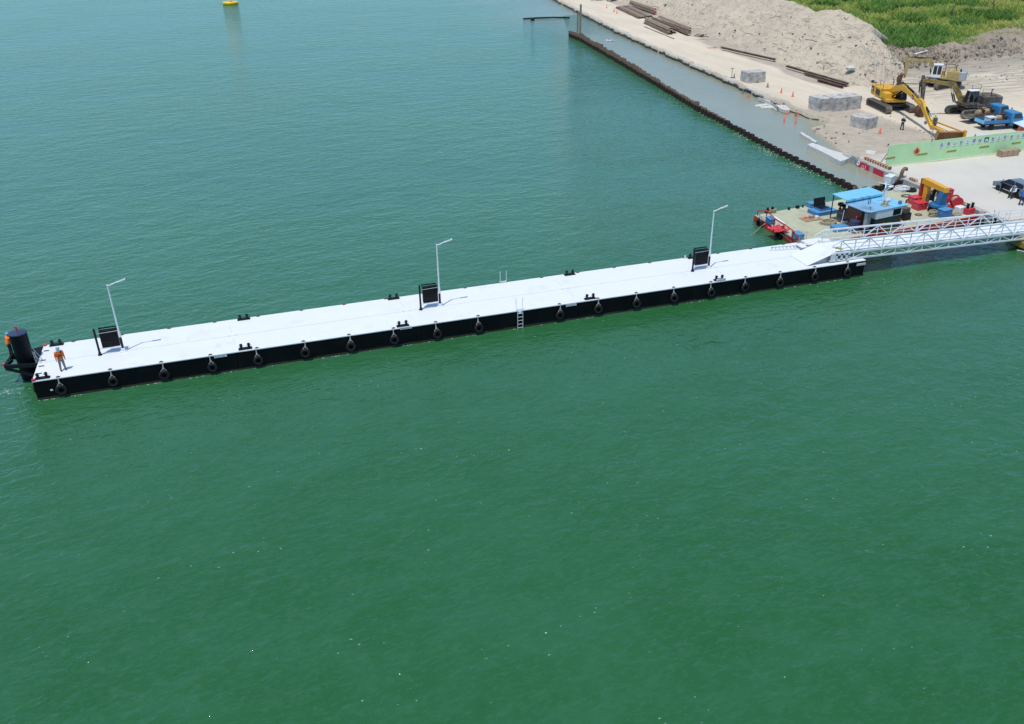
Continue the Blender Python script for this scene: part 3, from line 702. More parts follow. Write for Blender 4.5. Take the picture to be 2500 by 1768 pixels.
o = copy_tree(ty); o.location = (X0 - .12, 60.2, .55); o.rotation_euler = (0, 0, -PI / 2); tag(o, 'tyre fender hanging on the left end face of the pontoon', group='tyre fenders along the near side of the pontoon')
# boarding ladders
def ladder(x, y, s, label):
    r = thing('boarding_ladder', label, 'ladder', (x, y, 0), 0, 'boarding ladders on the pontoon sides')
    for k in (-.21, .21):
        mb = MB(); mb.tube([(k, 0, -.3), (k, 0, ZD + .1), (k * 1.25, s * .22, ZD + .12), (k * 1.25, s * .22, ZD + 1.05)], .020, 8); mb.build('ladder_rail', 'galv', r)
    for k in range(6):
        mb = MB(); mb.tube([(-.21, 0, -.2 + .3 * k), (.21, 0, -.2 + .3 * k)], .018, 6); mb.build('rung', 'galv', r)
    mb = MB(); mb.box((0, s * .1, ZD - .12), (.24, .12, .18)); mb.box((0, s * .16, ZD + .10), (.58, .06, .05)); mb.build('hook_plate', 'galv', r)
lx = PY(1270, 770, Y0 - .1).x
ladder(lx, Y0 - .12, 1, 'steel boarding ladder on the near side of the pontoon')
ladder(PY(1228, 690, Y1).x, Y1 + .12, -1, 'boarding ladder on the far side with only its hand rails showing')

# lamp posts and notice frames
def make_lamp():
    r = thing('lamp_post', '', 'lamp post')
    mb = MB(); mb.box((0, 0, .03), (.46, .40, .06)); mb.box((0, 0, .17), (.30, .26, .22), top=(.8, .8)); mb.build('base_box', 'white', r, .01)
    MB().lathe([(.085, .25), (.085, 1.15)], n=14).build('lower_sleeve', 'black', r)
    MB().lathe([(.088, 1.13), (.088, 1.5), (.062, 1.7), (.05, 5.05), (.065, 5.05), (.065, 5.12), (.02, 5.14)], n=14).build('pole', 'white', r)
    MB().tube([(0, 0, 5.02), (.30, .015, 5.13), (.62, .03, 5.24)], .038, 8).build('arm', 'white', r)
    mb = MB(); mb.hexa([V(p) for p in ((.62, -.06, 5.20), (1.22, -.07, 5.36), (1.22, .13, 5.36), (.62, .12, 5.20), (.62, -.05, 5.27), (1.20, -.06, 5.43), (1.20, .12, 5.43), (.62, .11, 5.27))]); hd = mb.build('lamp_head', 'white', r, .01)
    MB().hexa([V(p) for p in ((.66, -.03, 5.275), (1.16, -.035, 5.412), (1.16, .095, 5.412), (.66, .09, 5.275), (.66, -.03, 5.289), (1.16, -.035, 5.427), (1.16, .095, 5.427), (.66, .09, 5.289))]).build('solar_cell', 'steel_grey', hd)
    return r
def make_frame():
    r = thing('notice_frame', '', 'notice board')
    mb = MB(); mb.lathe([(.15, 0), (.15, .05), (.10, .06), (.10, .2)], n=12); mb.build('post_foot', 'black', r)
    MB().lathe([(.075, .05), (.075, 2.03), (.03, 2.05)], n=12).build('post', 'black', r)
    for z in (.46, 1.64): MB().tube([(0, 0, z), (1.53, .1, z)], .022, 8).build('rail', 'steel_grey', r)
    mb = MB(); mb.box((.84, .28, 1.10), (1.16, .30, 1.30)); pn = mb.build('board_case', 'dark_panel', r, .015)
    mb = MB()
    for x in (.27, 1.41): mb.box((x, .12, 1.10), (.05, .03, 1.28))
    for z in (.48, .86, 1.72): mb.box((.84, .12, z), (1.10, .03, .05))
    mb.box((.84, .12, .66), (.05, .03, .34)); mb.build('case_rib', 'black', pn)
    mb = MB(); mb.box((.80, .46, 1.84), (1.16, .05, .09)); mb.tube([(.25, .44, 1.7), (.25, .46, 1.84)], .02, 6); mb.tube([(1.38, .44, 1.7), (1.38, .46, 1.84)], .02, 6); mb.build('top_bar', 'black', pn)
    return r
lm = make_lamp(); fm = make_frame()
LX = [(-9.99, 'left', 'nearest the two workers in orange'), (13.13, 'middle', 'in the middle of the pontoon'), (36.39, 'right', 'nearest the gangway')]
for i, (x, n, l) in enumerate(LX):
    o = lm if i == 0 else copy_tree(lm); o.location = (x, 62.0, ZD); tag(o, 'slim white lamp post with black foot sleeve, the one ' + l, group='lamp posts on the pontoon')
    o = fm if i == 0 else copy_tree(fm); o.location = (x - 1.55, 61.9, ZD); tag(o, 'black board case hung between two posts, the one ' + l, group='notice frames beside the lamp posts')

# loose items on the deck
r = thing('stacked_ladder', 'grey metal ladder lying flat on the white deck near the gangway', 'ladder')
a = P(1878, 612, ZD + .06); b = P(1965, 606, ZD + .06); c = P(1882, 604, ZD + .06); d = P(1958, 599, ZD + .06)
for u, v in ((a, b), (c, d)): MB().bar(u, v, .07, .10).build('ladder_rail', 'galv', r)
for k in range(9): MB().bar(a.lerp(b, (k + .5) / 9), c.lerp(d, (k + .5) / 9), .05, .05).build('rung', 'steel_grey', r)
q = P(1672, 632, ZD); tag(MB().lathe([(.06, 0), (.06, .3), (.02, .32)], (q.x, Y1 - .25, ZD), 10).build('deck_vent', 'white'), 'small white vent stub on the far deck edge left of the right notice frame', 'vent')

# ------------------------------------------------------------------ gangway
GA, GB = V((47.0, 0, 2.31)), V((67.6, 0, 1.66))           # deck line
def gz(x, dz=0): return GA.z + (GB.z - GA.z) * (x - GA.x) / (GB.x - GA.x) + dz
YN, YF = 59.72, 62.35
gang = thing('gangway', 'white lattice truss gangway sloping from the pontoon to the quay', 'gangway', (57, 61, 0)); GO = V(gang.location)
def g3(x, y, dz): return V((x, y, gz(x, dz))) - GO
for yy, side in ((YN, -1), (YF, 1)):
    def part(nm): return nm
    mb = MB(); mb.bar(g3(47.6, yy, 1.12), g3(66.0 if side > 0 else 67.6, yy, 1.12), 0.125, .125); tc = mb.build('top_chord', 'galv', gang)
    mb = MB(); mb.bar(g3(46.9, yy, 0), g3(67.8, yy, 0), .12, .16); mb.build('deck_chord', 'galv', gang)
    mb = MB(); mb.bar(g3(47.0, yy, -.62), g3(67.6, yy, -.55), .12, .14); mb.build('bottom_chord', 'galv', gang)
    mb = MB(); mb.bar(g3(47.6, yy, 1.12), g3(46.75, yy, .72), .06); mb.bar(g3(46.75, yy, .72), g3(46.75, yy, .55), .06); mb.bar(g3(46.75, yy, .55), g3(47.5, yy, .62), .05)
    mb.build('end_rail', 'galv', gang)
    n = 14; xs_ = [47.55 + (67.4 - 47.55) * i / n for i in range(n + 1)]
    for i, x in enumerate(xs_):
        th = .065 if i not in (7,) else .16
        mb = MB(); mb.bar(g3(x, yy, 0), g3(x, yy, 1.12), th, th); mb.build('upright', 'galv', gang)
        if i: mb = MB(); mb.bar(g3(x, yy, -.6), g3(x, yy, 0), .085, .085); mb.build('lower_strut', 'galv', gang)
        if i < n:
            x2 = xs_[i + 1]; up = i % 2 == 1
            if side > 0 and x2 > 66.2: pass
            else: mb = MB(); mb.bar(g3(x, yy, .02 if up else 1.1), g3(x2, yy, 1.1 if up else .02), .08 if i not in (6, 7) else .11, .075); mb.build('diagonal', 'galv', gang)
            mb = MB(); mb.bar(g3(x, yy, -.58 if up else -.02), g3(x2, yy, -.02 if up else -.58), .065, .065); mb.build('lower_diagonal', 'galv', gang)
    if side > 0: mb = MB(); mb.bar(g3(66.0, yy, 1.12), g3(67.4, yy, .06), .09, .09); mb.build('end_brace', 'galv', gang)
    for dz in (.38, .74): mb = MB(); mb.bar(g3(47.5, yy - side * .08, dz), g3(66.2 if side > 0 else 67.6, yy - side * .08, dz), .035, .035); mb.build('hand_rail', 'galv', gang)
mb = MB(); dk = [g3(46.9, YN + .08, -.03), g3(67.9, YN + .08, -.03), g3(67.9, YF - .08, -.03), g3(46.9, YF - .08, -.03)]
mb.hexa([p - V((0, 0, .05)) for p in dk] + [p + V((0, 0, .04)) for p in dk]); mb.build('walkway', 'white', gang)
for yy in (YN + .16, YF - .16): mb = MB(); mb.bar(g3(47.2, yy, .07), g3(67.5, yy, .07), .03, .12); mb.build('kick_board', 'white', gang)
mb = MB()
for i in range(15):
    x = 47.4 + i * 1.42; mb.bar(g3(x, YN, -.55), g3(x, YF, -.55), .08, .08)
    if i < 14: mb.bar(g3(x, YN if i % 2 else YF, -.55), g3(x + 1.42, YF if i % 2 else YN, -.55), .05, .05)
mb.build('cross_beam', 'galv', gang)
mb = MB()       # end plates with square holes and the roller
for yy in (YN, YF):
    x0, x1 = 46.6, 48.6
    for dz, h in ((-.62, .16), (-.10, .2)): mb.bar(g3(x0, yy - .07, dz), g3(x1, yy - .07, dz), .03, h)
    for x in (46.75, 47.25, 47.75, 48.25): mb.bar(g3(x, yy - .07, -.62), g3(x, yy - .07, -.05), .03, .2, (1, 0, 0))
    mb.bar(g3(46.9, yy - .07, -.65), g3(46.9, yy - .07, 0), .04, .42, (1, 0, 0))
mb.build('end_plate', 'galv', gang)
for yy in (YN + .05, YF - .05):
    mb = MB(); mb.cyl(V((46.75, yy - .12, ZD + .14)) - GO, V((46.75, yy + .12, ZD + .14)) - GO, .13); mb.build('roller', 'steel_grey', gang)
mb = MB()       # ramp plate down to the deck
rp = [V((44.45, 59.7, ZD + .015)), V((44.45, 62.25, ZD + .015)), V((47.0, 62.25, 2.30)), V((47.0, 59.7, 2.30))]
mb.hexa([p - GO for p in (rp[0], rp[3], rp[2], rp[1])] + [p - GO + V((0, 0, .05)) for p in (rp[0], rp[3], rp[2], rp[1])]); mb.build('ramp', 'deck_white', gang)
mb = MB(); mb.prism([V((44.7, 59.95, ZD + .02)) - GO, V((46.9, 59.95, ZD + .02)) - GO, V((46.9, 59.95, 2.2)) - GO], (0, .05, 0)); mb.prism([V((44.7, 62.0, ZD + .02)) - GO, V((46.9, 62.0, ZD + .02)) - GO, V((46.9, 62.0, 2.2)) - GO], (0, .05, 0)); mb.build('ramp_cheek', 'steel_grey', gang)
# white step platform behind the ramp
r = thing('step_platform', 'white step platform with low legs beside the foot of the gangway', 'platform', (47.5, 63.3, ZD))
MB().box((0, 0, .55), (1.9, 1.2, .08)).build('platform_top', 'white', r)
MB().box((-1.2, .1, .28), (.6, 1.0, .06)).build('step', 'white', r)
for x in (-.85, .85):
    for y in (-.5, .5): MB().box((x, y, .26), (.07, .07, .52)).build('leg', 'galv', r)
for p, l in (((2012, 609), 'yellow flap at the far rail end of the gangway'), ((2050, 675), '')):
    pass
for (p, z, l) in (((2008, 590), ZD + .75, 'small yellow gate flap at the far end post of the gangway'), ((2050, 606), 2.75, 'small yellow gate flap at the near end post of the gangway')):
    q = P(*p, z); mb = MB(); mb.hexa([V(q) + V(a) for a in ((-.42, 0, 0), (.30, -.06, -.18), (.34, .10, -.18), (-.42, .12, 0), (-.42, 0, .12), (.30, -.06, -.06), (.34, .10, -.06), (-.42, .12, .12))]); tag(mb.build('gate_flap', 'flap_yellow'), l, 'flap')
r = thing('hand_post', 'pair of thin grey posts on a plate at the far pontoon edge by the gangway', 'post', (47.15, Y1 - .3, ZD))
MB().box((0, 0, .03), (.9, .3, .06)).build('base_plate', 'steel_grey', r)
for x in (-.35, .35): MB().cyl((x, 0, .04), (x, 0, 1.1), .022, n=8).build('post', 'steel_grey', r)

# people -------------------------------------------------------------
def solid(name, caps, vox, mats, parent, smooth=2):
    """one continuous surface grown over tapered limbs: (a, b, ra, rb)"""
    mb = MB()
    for c in caps:
        a, b, ra, rb = V(c[0]), V(c[1]), c[2], c[3]
        sq = c[4] if len(c) > 4 else 1.0
        d = b - a; k = 5; pts = []; rs = []
        for i in range(k + 1):
            pts.append(a + d * i / k); rs.append(ra + (rb - ra) * i / k)
        mb.tube(pts, rs, 10); mb.ball(a, ra, 10, 6); mb.ball(b, rb, 10, 6)
    o = mb.build(name, mats, parent)
    md = o.modifiers.new('remesh', 'REMESH'); md.mode = 'VOXEL'; md.voxel_size = vox; md.use_smooth_shade = True
    sm = o.modifiers.new('smooth', 'SMOOTH'); sm.factor = 0.5; sm.iterations = smooth
    return o
def person(label, loc, rz, J, top, legs, hat, hat_kind='helmet', sleeves='long', extra=None, group=None):
    r = thing('person', label, 'person', loc, rz, group)
    hd = V(J['head']); nk = V(J['neck']); ch = V(J['chest']); pv = V(J['pelvis'])
    body = [(pv, ch, .135, .15), (ch, nk, .10, .06), (nk, hd - V((0, 0, .04)), .055, .075), (hd, hd + V((0, .012, .03)), .09, .092), (hd + V((0, .02, -.06)), hd + V((0, .05, -.07)), .06, .045), (hd + V((0, .09, -.01)), hd + V((0, .108, -.025)), .012, .016)]
    for s in (-1, 1): body.append((hd + V((s * .088, -.01, .03)), hd + V((s * .092, -.015, -.02)), .018, .014))
    jk = [(ch + V((-.10, 0, .03)), ch + V((.10, 0, .03)), .13, .13), (ch, pv + V((0, 0, .02)), .18, .185), (ch + V((0, 0, .08)), nk, .11, .065)]
    tr = [(pv + V((-.07, 0, -.02)), pv + V((.07, 0, -.02)), .135, .135)]
    shoes = []
    for s, k in ((-1, 'L'), (1, 'R')):
        sh, el, ha = V(J['sh' + k]), V(J['el' + k]), V(J['ha' + k]); hp, kn, an = V(J['hip' + k]), V(J['kn' + k]), V(J['an' + k])
        body += [(sh, el, .052, .042), (el, ha, .040, .028), (hp, kn, .085, .058), (kn, an, .055, .038)]
        jk += [(ch + V((s * .1, 0, .04)), sh, .105, .088), (sh, el, .085, .072)]
        if sleeves == 'long': jk.append((el, el.lerp(ha, .92), .06, .045))
        tr += [(hp, kn, .105, .082), (kn, an, .08, .066)]
        ft = V(J.get('ft' + k, an + V((0, .17, -.05)))); shoes.append((an + V((0, -.04, -.045)), ft, .052, .045)); shoes.append((an, an + V((0, 0, -.04)), .055, .055))
        dirn = (ha - el).normalized(); side = dirn.cross(V((0, 1, 0))); side = side.normalized() if side.length > .1 else V((1, 0, 0)); fw = side.cross(dirn)
        palm = ha + dirn * .05; body += [(ha, palm + dirn * .02, .03, .036)]
        for i, (off, ln) in enumerate(((-.027, .075), (-.009, .088), (.009, .082), (.027, .064))):     # four fingers, bent
            b0 = palm + dirn * .03 + fw * off; b1 = b0 + dirn * ln * .5; b2 = b1 + (dirn * .75 + side * s * -.6).normalized() * ln * .5
            body += [(b0, b1, .010, .009), (b1, b2, .009, .008)]
        t0 = ha + dirn * .03 + fw * .03; t1 = t0 + (dirn * .6 + fw * .8).normalized() * .045; body += [(t0, t1, .012, .011), (t1, t1 + dirn * .035, .011, .009)]
    solid('body', body, .011, 'skin', r, 1)
    solid('jacket', jk, .02, top, r); solid('trousers', tr, .02, legs, r); solid('shoes', shoes, .016, 'cloth_black', r)
    for s in (-1, 1): MB().ball(hd + V((s * .033, .088, .012)), .012, 8, 6).build('eye', 'hair', r)
    if hat_kind == 'helmet':
        h = MB(); h.lathe([(.118, .035), (.122, .06), (.115, .10), (.09, .135), (.05, .155), (.01, .16)], tuple(hd), 18); h.lathe([(.135, .030), (.14, .038), (.12, .045)], tuple(hd + V((0, .02, 0))), 18); h.build('helmet', hat, r)
    else:
        h = MB(); h.lathe([(.10, .02), (.108, .05), (.10, .10), (.06, .125), (.01, .13)], tuple(hd), 16); h.lathe([(.19, .012), (.19, .022), (.10, .04)], tuple(hd), 18); h.build('sun_hat', hat, r)
    if extra: extra(r, J)
    return r
def stand(h=1.0, spread=.14, arms='down', lean=0.0):
    J = dict(pelvis=(0, 0, .96), chest=(0, .01 + lean, 1.30), neck=(0, .02 + lean, 1.48), head=(0, .04 + lean, 1.62))
    for s, k in ((-1, 'L'), (1, 'R')):
        J['sh' + k] = (s * .20, lean, 1.40); J['hip' + k] = (s * .09, 0, .92); J['kn' + k] = (s * (.09 + spread * .5), .03, .50); J['an' + k] = (s * (.09 + spread), 0, .10)
        if arms == 'down': J['el' + k] = (s * .26, -.03 + lean, 1.13); J['ha' + k] = (s * .27, .08 + lean, .89)
        elif arms == 'crossed': J['el' + k] = (s * .27, .10, 1.14); J['ha' + k] = (-s * .02, .25, 1.18)
        elif arms == 'work': J['el' + k] = (s * .28, .12 + lean, 1.16); J['ha' + k] = (s * .14, .34 + lean, 1.12)
    return J
def harness(r, J):
    mb = MB()
    for s in (-1, 1): mb.tube([(s * .13, .03, 1.50), (s * .12, .17, 1.36), (-s * .02, .19, 1.22), (-s * .14, .17, 1.02)], .022, 6)
    mb.tube([(-.17, .12, 1.16), (0, .19, 1.18), (.17, .12, 1.16)], .022, 6); mb.build('harness', 'cloth_maroon', r)
    mb = MB(); mb.lathe([(.125, -.14), (.115, -.06), (.105, .04)], tuple(V(J['head'])), 14); mb.build('neck_cloth', 'cloth_white', r)
q = P(150, 905, ZD)
fwd = lambda q, off=0: math.atan2(-q.x, q.y) + PI + off          # turn a figure (facing +y) towards the viewer
person('worker in orange jacket, harness and blue helmet standing on the white deck', (q.x + .12, q.y + .05, ZD), fwd(q, .15), stand(spread=.06), 'cloth_orange', 'cloth_grey', 'helmet_blue', extra=harness)
q = P(30, 872, 1.55)
person('worker in orange shirt half hidden behind the black guide pile', (-17.50, 63.75, 1.55), -.9, stand(spread=.04, arms='work', lean=.08), 'cloth_orange', 'cloth_black', 'helmet_blue')
# ------------------------------------------------------------------ sheet pile wall
PATH = [V((72.5, 191.5)), V((72.6, 185)), V((70.2, 161)), V((67.7, 138)), V((65.6, 119.5)), V((65.05, 109)), V((64.05, 95)), V((63.95, 86)), V((63.3, 79.2)), V((62.9, 78.2)), V((65.5, 78.2)), V((69.7, 79.3))]
TOPZ = [(78, .62), (86, .55), (95, .66), (109, .70), (119.5, .95), (138, 1.12), (161, 1.45), (192, 1.45)]
def pile_material():
    m = mat('sheet_pile_steel', (0.25, 0.155, 0.10), 0.85, var=0.35, scale=1.3, dirt=(0.08, 0.045, 0.03), dirt_amt=0.4, bump=0.01)
    N = m.node_tree.nodes; L = m.node_tree.links; b = N['Principled BSDF']; src = b.inputs['Base Color'].links[0].from_socket
    g = N.new('ShaderNodeNewGeometry'); sp = N.new('ShaderNodeSeparateXYZ'); L.new(g.outputs['Position'], sp.inputs[0])
    n = N.new('ShaderNodeTexNoise'); n.inputs['Scale'].default_value = 0.8; L.new(g.outputs['Position'], n.inputs['Vector'])
    ad = N.new('ShaderNodeMath'); ad.operation = 'MULTIPLY_ADD'; L.new(n.outputs[0], ad.inputs[0]); ad.inputs[1].default_value = -0.5; L.new(sp.outputs[2], ad.inputs[2])
    r = N.new('ShaderNodeMapRange'); L.new(ad.outputs[0], r.inputs[0]); r.inputs[1].default_value = 0.42; r.inputs[2].default_value = 0.60
    x = N.new('ShaderNodeMix'); x.data_type = 'RGBA'; L.new(r.outputs[0], x.inputs[0]); x.inputs[6].default_value = (0.028, 0.016, 0.012, 1); L.new(src, x.inputs[7]); L.new(x.outputs[2], b.inputs['Base Color'])
    return m
M['pile_steel'] = pile_material()
spw = thing('sheet_pile_wall', 'long rusty sheet pile wall standing in the water along the quay', 'sheet piles', (66, 130, 0))
half = [(-.66, -.02), (-.42, -.02), (-.28, .36), (.28, .36), (.42, -.02), (.66, -.02)]
inner = [(x * (1 if abs(x) > .5 else .88 if abs(x) > .3 else .82), y - .09) for x, y in half]
mb = MB()
for i in range(5):
    a, b, c, d = half[i], half[i + 1], inner[i + 1], inner[i]
    mb.prism([V((p[0], p[1], 0)) for p in (a, b, c, d)], (0, 0, 1))
proto = None; d_acc = 0; rn = random.Random(8)
seglen = [(b - a).length for a, b in zip(PATH, PATH[1:])]; total = sum(seglen); npile = 98
for i in range(npile):
    s = (i + .5) * total / npile; k = 0
    while k < len(seglen) - 1 and s > seglen[k]: s -= seglen[k]; k += 1
    a, b = PATH[k], PATH[k + 1]; p = a.lerp(b, s / seglen[k]); d = (b - a).normalized()
    zt = interp(TOPZ, p.y) + rn.uniform(-.07, .07) * (1 + 1.3 * sst(115, 150, p.y))
    if i in (5, 6, 7): zt += .25
    if i in (17, 58): zt += .35
    if i > 88: zt += .15
    if proto is None: proto = mb.build('sheet_pile', 'pile_steel', spw); o = proto
    else: o = proto.copy(); COL.objects.link(o)
    off = 0.12 * noise.noise(V((i * .5, 0, 0))); o.location = (p.x - 66 + off, p.y - 130, -1.3); o.rotation_euler = (rn.uniform(-.02, .02), rn.uniform(-.02, .02), math.atan2(d.y, d.x) + rn.uniform(-.04, .04)); o.scale = (total / npile / 1.32, rn.uniform(.85, 1.1), zt + 1.3)
for i, (px, py, h, r_, l) in enumerate(((1409, 93, 5.1, .11, 'shorter of the two steel guide posts at the far end of the sheet piles'), (1416, 96, 7.0, .15, 'taller of the two steel guide posts at the far end of the sheet piles'))):
    q = P(px, py, 0); mb = MB(); mb.bar((0, 0, -1.5), (.1 if i == 0 else .02, 0, h), r_ * 1.1, r_ * 1.6); mb.bar((-.0, -r_, -1.5), (.02 + .08 * (i == 0), -r_, h), r_ * 2.2, .05, (0, 1, 0)); mb.bar((0, r_, -1.5), (.02 + .08 * (i == 0), r_, h), r_ * 2.2, .05, (0, 1, 0))
    o = mb.build('guide_post', 'steel_tan'); o.location = q; tag(o, l, 'post', 'guide posts in the water')
# floating things
a, b = P(1277, 46, .1), P(1391, 43, .1); r = thing('floating_pipe', 'thin dark pipe floating in the far water left of the guide posts', 'pipe', a)
MB().tube([V((0, 0, 0)), (b - a) * .3 + V((0, .6, .05)), (b - a) * .65 + V((0, .2, .12)), b - a], .17, 8).build('pipe', 'black', r)
q = P(1300, 48, .2) - a; MB().box(q, (.9, .8, .6)).build('float', 'black', r, .1)
q = P(563, 11, 0); r = thing('marker_buoy', 'yellow round marker buoy floating far off at the top edge', 'buoy', q)
MB().lathe([(1.9, -.3), (2.15, .1), (2.2, .55), (2.05, .75), (.9, .8)], n=28).build('buoy_float', 'buoy_yellow', r)
mb = MB()
for k in range(4): mb.tube([(.9 * math.cos(k * PI / 2), .9 * math.sin(k * PI / 2), .95), (.25 * math.cos(k * PI / 2), .25 * math.sin(k * PI / 2), 2.0)], .09, 6)
mb.lathe([(.32, 1.9), (.32, 2.3), (.1, 2.4)], n=12); mb.build('buoy_tower', 'steel_grey', r)
MB().lathe([(.5, .9), (.5, 1.1), (.4, 1.15)], n=16).build('buoy_housing', 'buoy_yellow', r)
mb = MB()
for k in range(9): mb.rock((random.uniform(-.9, .9), random.uniform(-.5, .5), .05), random.uniform(.15, .4), k, .5)
o = mb.build('concrete_rubble', 'slab_white'); o.location = P(1493, 100, 0); tag(o, 'small heap of white rubble breaking the surface of the basin', 'rubble')
for i, (pts, l) in enumerate((([(1843, 256), (1881, 251), (1883, 256), (1846, 260)], 'sunken white concrete slab in the basin, the far one of two'), ([(1855, 260), (1882, 257), (1885, 263), (1860, 264)], 'sunken white concrete slab in the basin, the near one of two'))):
    mb = MB(); t = [P(*p, .10) for p in pts]; mb.hexa([p - V((0, 0, .25)) for p in (t[3], t[2], t[1], t[0])] + [t[3], t[2], t[1], t[0]]); tag(mb.build('sunken_slab', 'slab_white', None, .03), l, 'slab')

# ------------------------------------------------------------------ barge
ZB = 0.65
bg_ = thing('work_barge', 'flat work barge with beige deck and red sides moored between pontoon and quay', 'barge', (58.8, 70.5, 0)); BO = V(bg_.location)
HULL = [V((48.35, 65.1, 0)), V((69.25, 66.5, 0)), V((69.35, 77.2, 0)), V((48.42, 74.65, 0))]
mb = MB(); mb.prism([p - BO + V((0, 0, -.7)) for p in HULL], (0, 0, 1.33)); mb.build('hull', 'red_hull', bg_, .03)
mb = MB(); cen = sum(HULL, V()) / 4; mb.prism([(p - cen) * .996 + cen - BO + V((0, 0, .64)) for p in HULL], (0, 0, .014)); mb.build('deck', 'barge_deck', bg_)
mb = MB()
for a, b in zip(HULL, HULL[1:] + HULL[:1]): mb.bar(a - BO + V((0, 0, .18)), b - BO + V((0, 0, .18)), .07, .5)
mb.build('rubbing_strake', 'red_hull', bg_)
mb = MB(); mb.bar(P(1857, 530, ZB + .02) - BO, P(1938, 596, ZB + .02) - BO, .04, .05); mb.bar(P(2205, 525, ZB + .02) - BO, P(2232, 545, ZB + .02) - BO, .03, .03); mb.build('deck_seam', 'grime', bg_)
mb = MB()
posts = [P(*p, ZB) - BO for p in ((1849, 527), (1870, 535), (1889, 554), (1911, 568), (1934, 585))]
up = V((0, 0, .85))
for i, p in enumerate(posts): mb.bar(p, p + up * (.6 if i == 0 else 1), .07)
mb.tube([posts[0] + up * .6, posts[1] + up, posts[2] + up, posts[3] + up, posts[4] + up, P(1954, 591, ZB) - BO], .055, 8)
mb.build('bow_rail', 'red', bg_)
for (px, py, sz) in ((1947, 506, .3), (1926, 510, .18), (1960, 504, .12)):
    mb = MB(); mb.box(P(px, py, ZB + .12) - BO, (sz, sz, .32)); mb.build('deck_cleat', 'black', bg_)
mb = MB()      # near edge bulwark pipe, seen through the gangway
mb.bar(V((53, 65.5, ZB + .12)) - BO, V((69, 66.65, ZB + .12)) - BO, .16, .24); mb.build('bulwark', 'red', bg_)

RB = math.radians(8.2)
dh = thing('deckhouse', 'deckhouse with two light blue roofs and white mast on the barge', 'deckhouse', (57.25, 67.95, ZB), RB)
mb = MB(); mb.box((.22, -.1, .55), (3.2, 2.9, 1.1)); mb.box((.22, -.1, 1.27), (3.2, 2.9, .34)); mb.build('lower_wall', 'cabin_green', dh)
mb = MB(); mb.box((.22, -.1, 1.83), (3.26, 2.96, .78)); uw = mb.build('upper_wall', 'cabin_white', dh, .04)
mb = MB(); mb.box((1.18, -1.575, 1.82), (1.0, .06, .62)); mb.build('window', 'glass', uw, .05)
mb = MB(); mb.box((1.86, -.1, 1.82), (.06, 2.0, .6)); mb.build('window', 'glass', uw, .05)
mb = MB(); mb.box((-1.75, .5, 1.1), (.7, 1.8, 2.2)); mb.build('porch_wall', 'cabin_brown', dh)
mb = MB(); mb.box((-2.05, -1.15, 1.35), (.5, .35, 1.5)); mb.build('locker', 'steel_grey', dh)
mb = MB(); c0 = []
for i in range(6): a = PI + i * PI / 2 / 5; c0.append(V((-2.55 + .55 + .55 * math.cos(a), -1.62 + .45 + .45 * math.sin(a), 2.26)))
poly = c0 + [V((2.52, -1.62, 2.26)), V((2.62, 1.62, 2.26)), V((-2.55, 1.62, 2.26))]
mb.prism(poly, (0, 0, .06)); rf = mb.build('roof', 'grey_blue', dh)
mb = MB(); mb.prism([V((.9, -1.58, 2.318)), V((2.5, -1.58, 2.318)), V((2.6, 1.6, 2.318)), V((-.2, 1.6, 2.318))], (0, 0, .012)); mb.build('roof_panel', 'sky_blue', rf)
mb = MB(); mb.prism([V((-2.5, 1.3, 2.62)), V((2.3, 1.25, 2.62)), V((2.45, 3.45, 2.62)), V((-2.3, 3.45, 2.62))], (0, 0, .05)); mb.bar((-2.5, 1.3, 2.56), (2.3, 1.25, 2.56), .05, .16); rf2 = mb.build('canopy_roof', 'sky_blue', dh)
mb = MB(); mb.box((-.2, 2.3, .55), (3.2, 1.3, 1.1)); mb.box((.4, 2.2, 1.3), (1.2, .8, .5)); mb.tube([(-1.2, 2.0, 1.1), (-1.0, 2.0, 1.6), (-.4, 2.2, 1.7)], .1, 8); mb.build('canopy_shade_block', 'grime', dh, .03)  # dark block added to stand for the shade under the canopy
for x, y in ((-2.3, 1.5), (-2.2, 3.3), (2.3, 3.3)): MB().cyl((x, y, 0), (x, y, 2.62), .05, n=8).build('canopy_post', 'black', dh)
for x in (-1.85, -.75, .0):
    mb = MB(); mb.tube([(x, 1.34, 2.66), (x, 1.2, 2.76), (x + .28, 1.1, 2.70), (x + .3, 1.25, 2.5)], .022, 6); mb.build('roof_handle', 'blue', rf2)
for x in (-.75, -.52):
    mb = MB(); mb.tube([(x, .25, 2.32), (x, .25, 2.80), (x - .05, .3, 2.88), (x - .16, .3, 2.86)], .03, 8); mb.build('vent_pipe', 'black', rf)
mb = MB(); mb.tube([(-1.7, -1.0, 2.32), (-1.7, -1.0, 2.52), (-1.8, -1.0, 2.55)], .03, 8); mb.build('vent_pipe', 'black', rf)
mb = MB(); mb.box((.4, -.75, 2.36), (.7, .55, .08)); mb.torus((.35, -.72, 2.55), .2, .055, (1, .3, 0), 14, 6); mb.torus((.5, -.72, 2.55), .2, .055, (1, .2, 0), 14, 6); mb.tube([(-.05, -.6, 2.5), (.2, -.7, 2.62), (.3, -.7, 2.5)], .05, 6); mb.build('air_intake', 'rope_tan', rf)
mb = MB(); mb.lathe([(.16, 2.32), (.18, 2.62)], (1.9, -1.1, 0), 12); mb.build('bucket', 'blue', rf)
mast = MB()
bx, by, bz = 1.0, .1, 2.32
for dx, dy in ((-.25, -.2), (.25, -.2), (0, .3)): mast.tube([(bx + dx, by + dy, bz), (bx + dx * .15, by + dy * .15, bz + 1.7)], .035, 6)
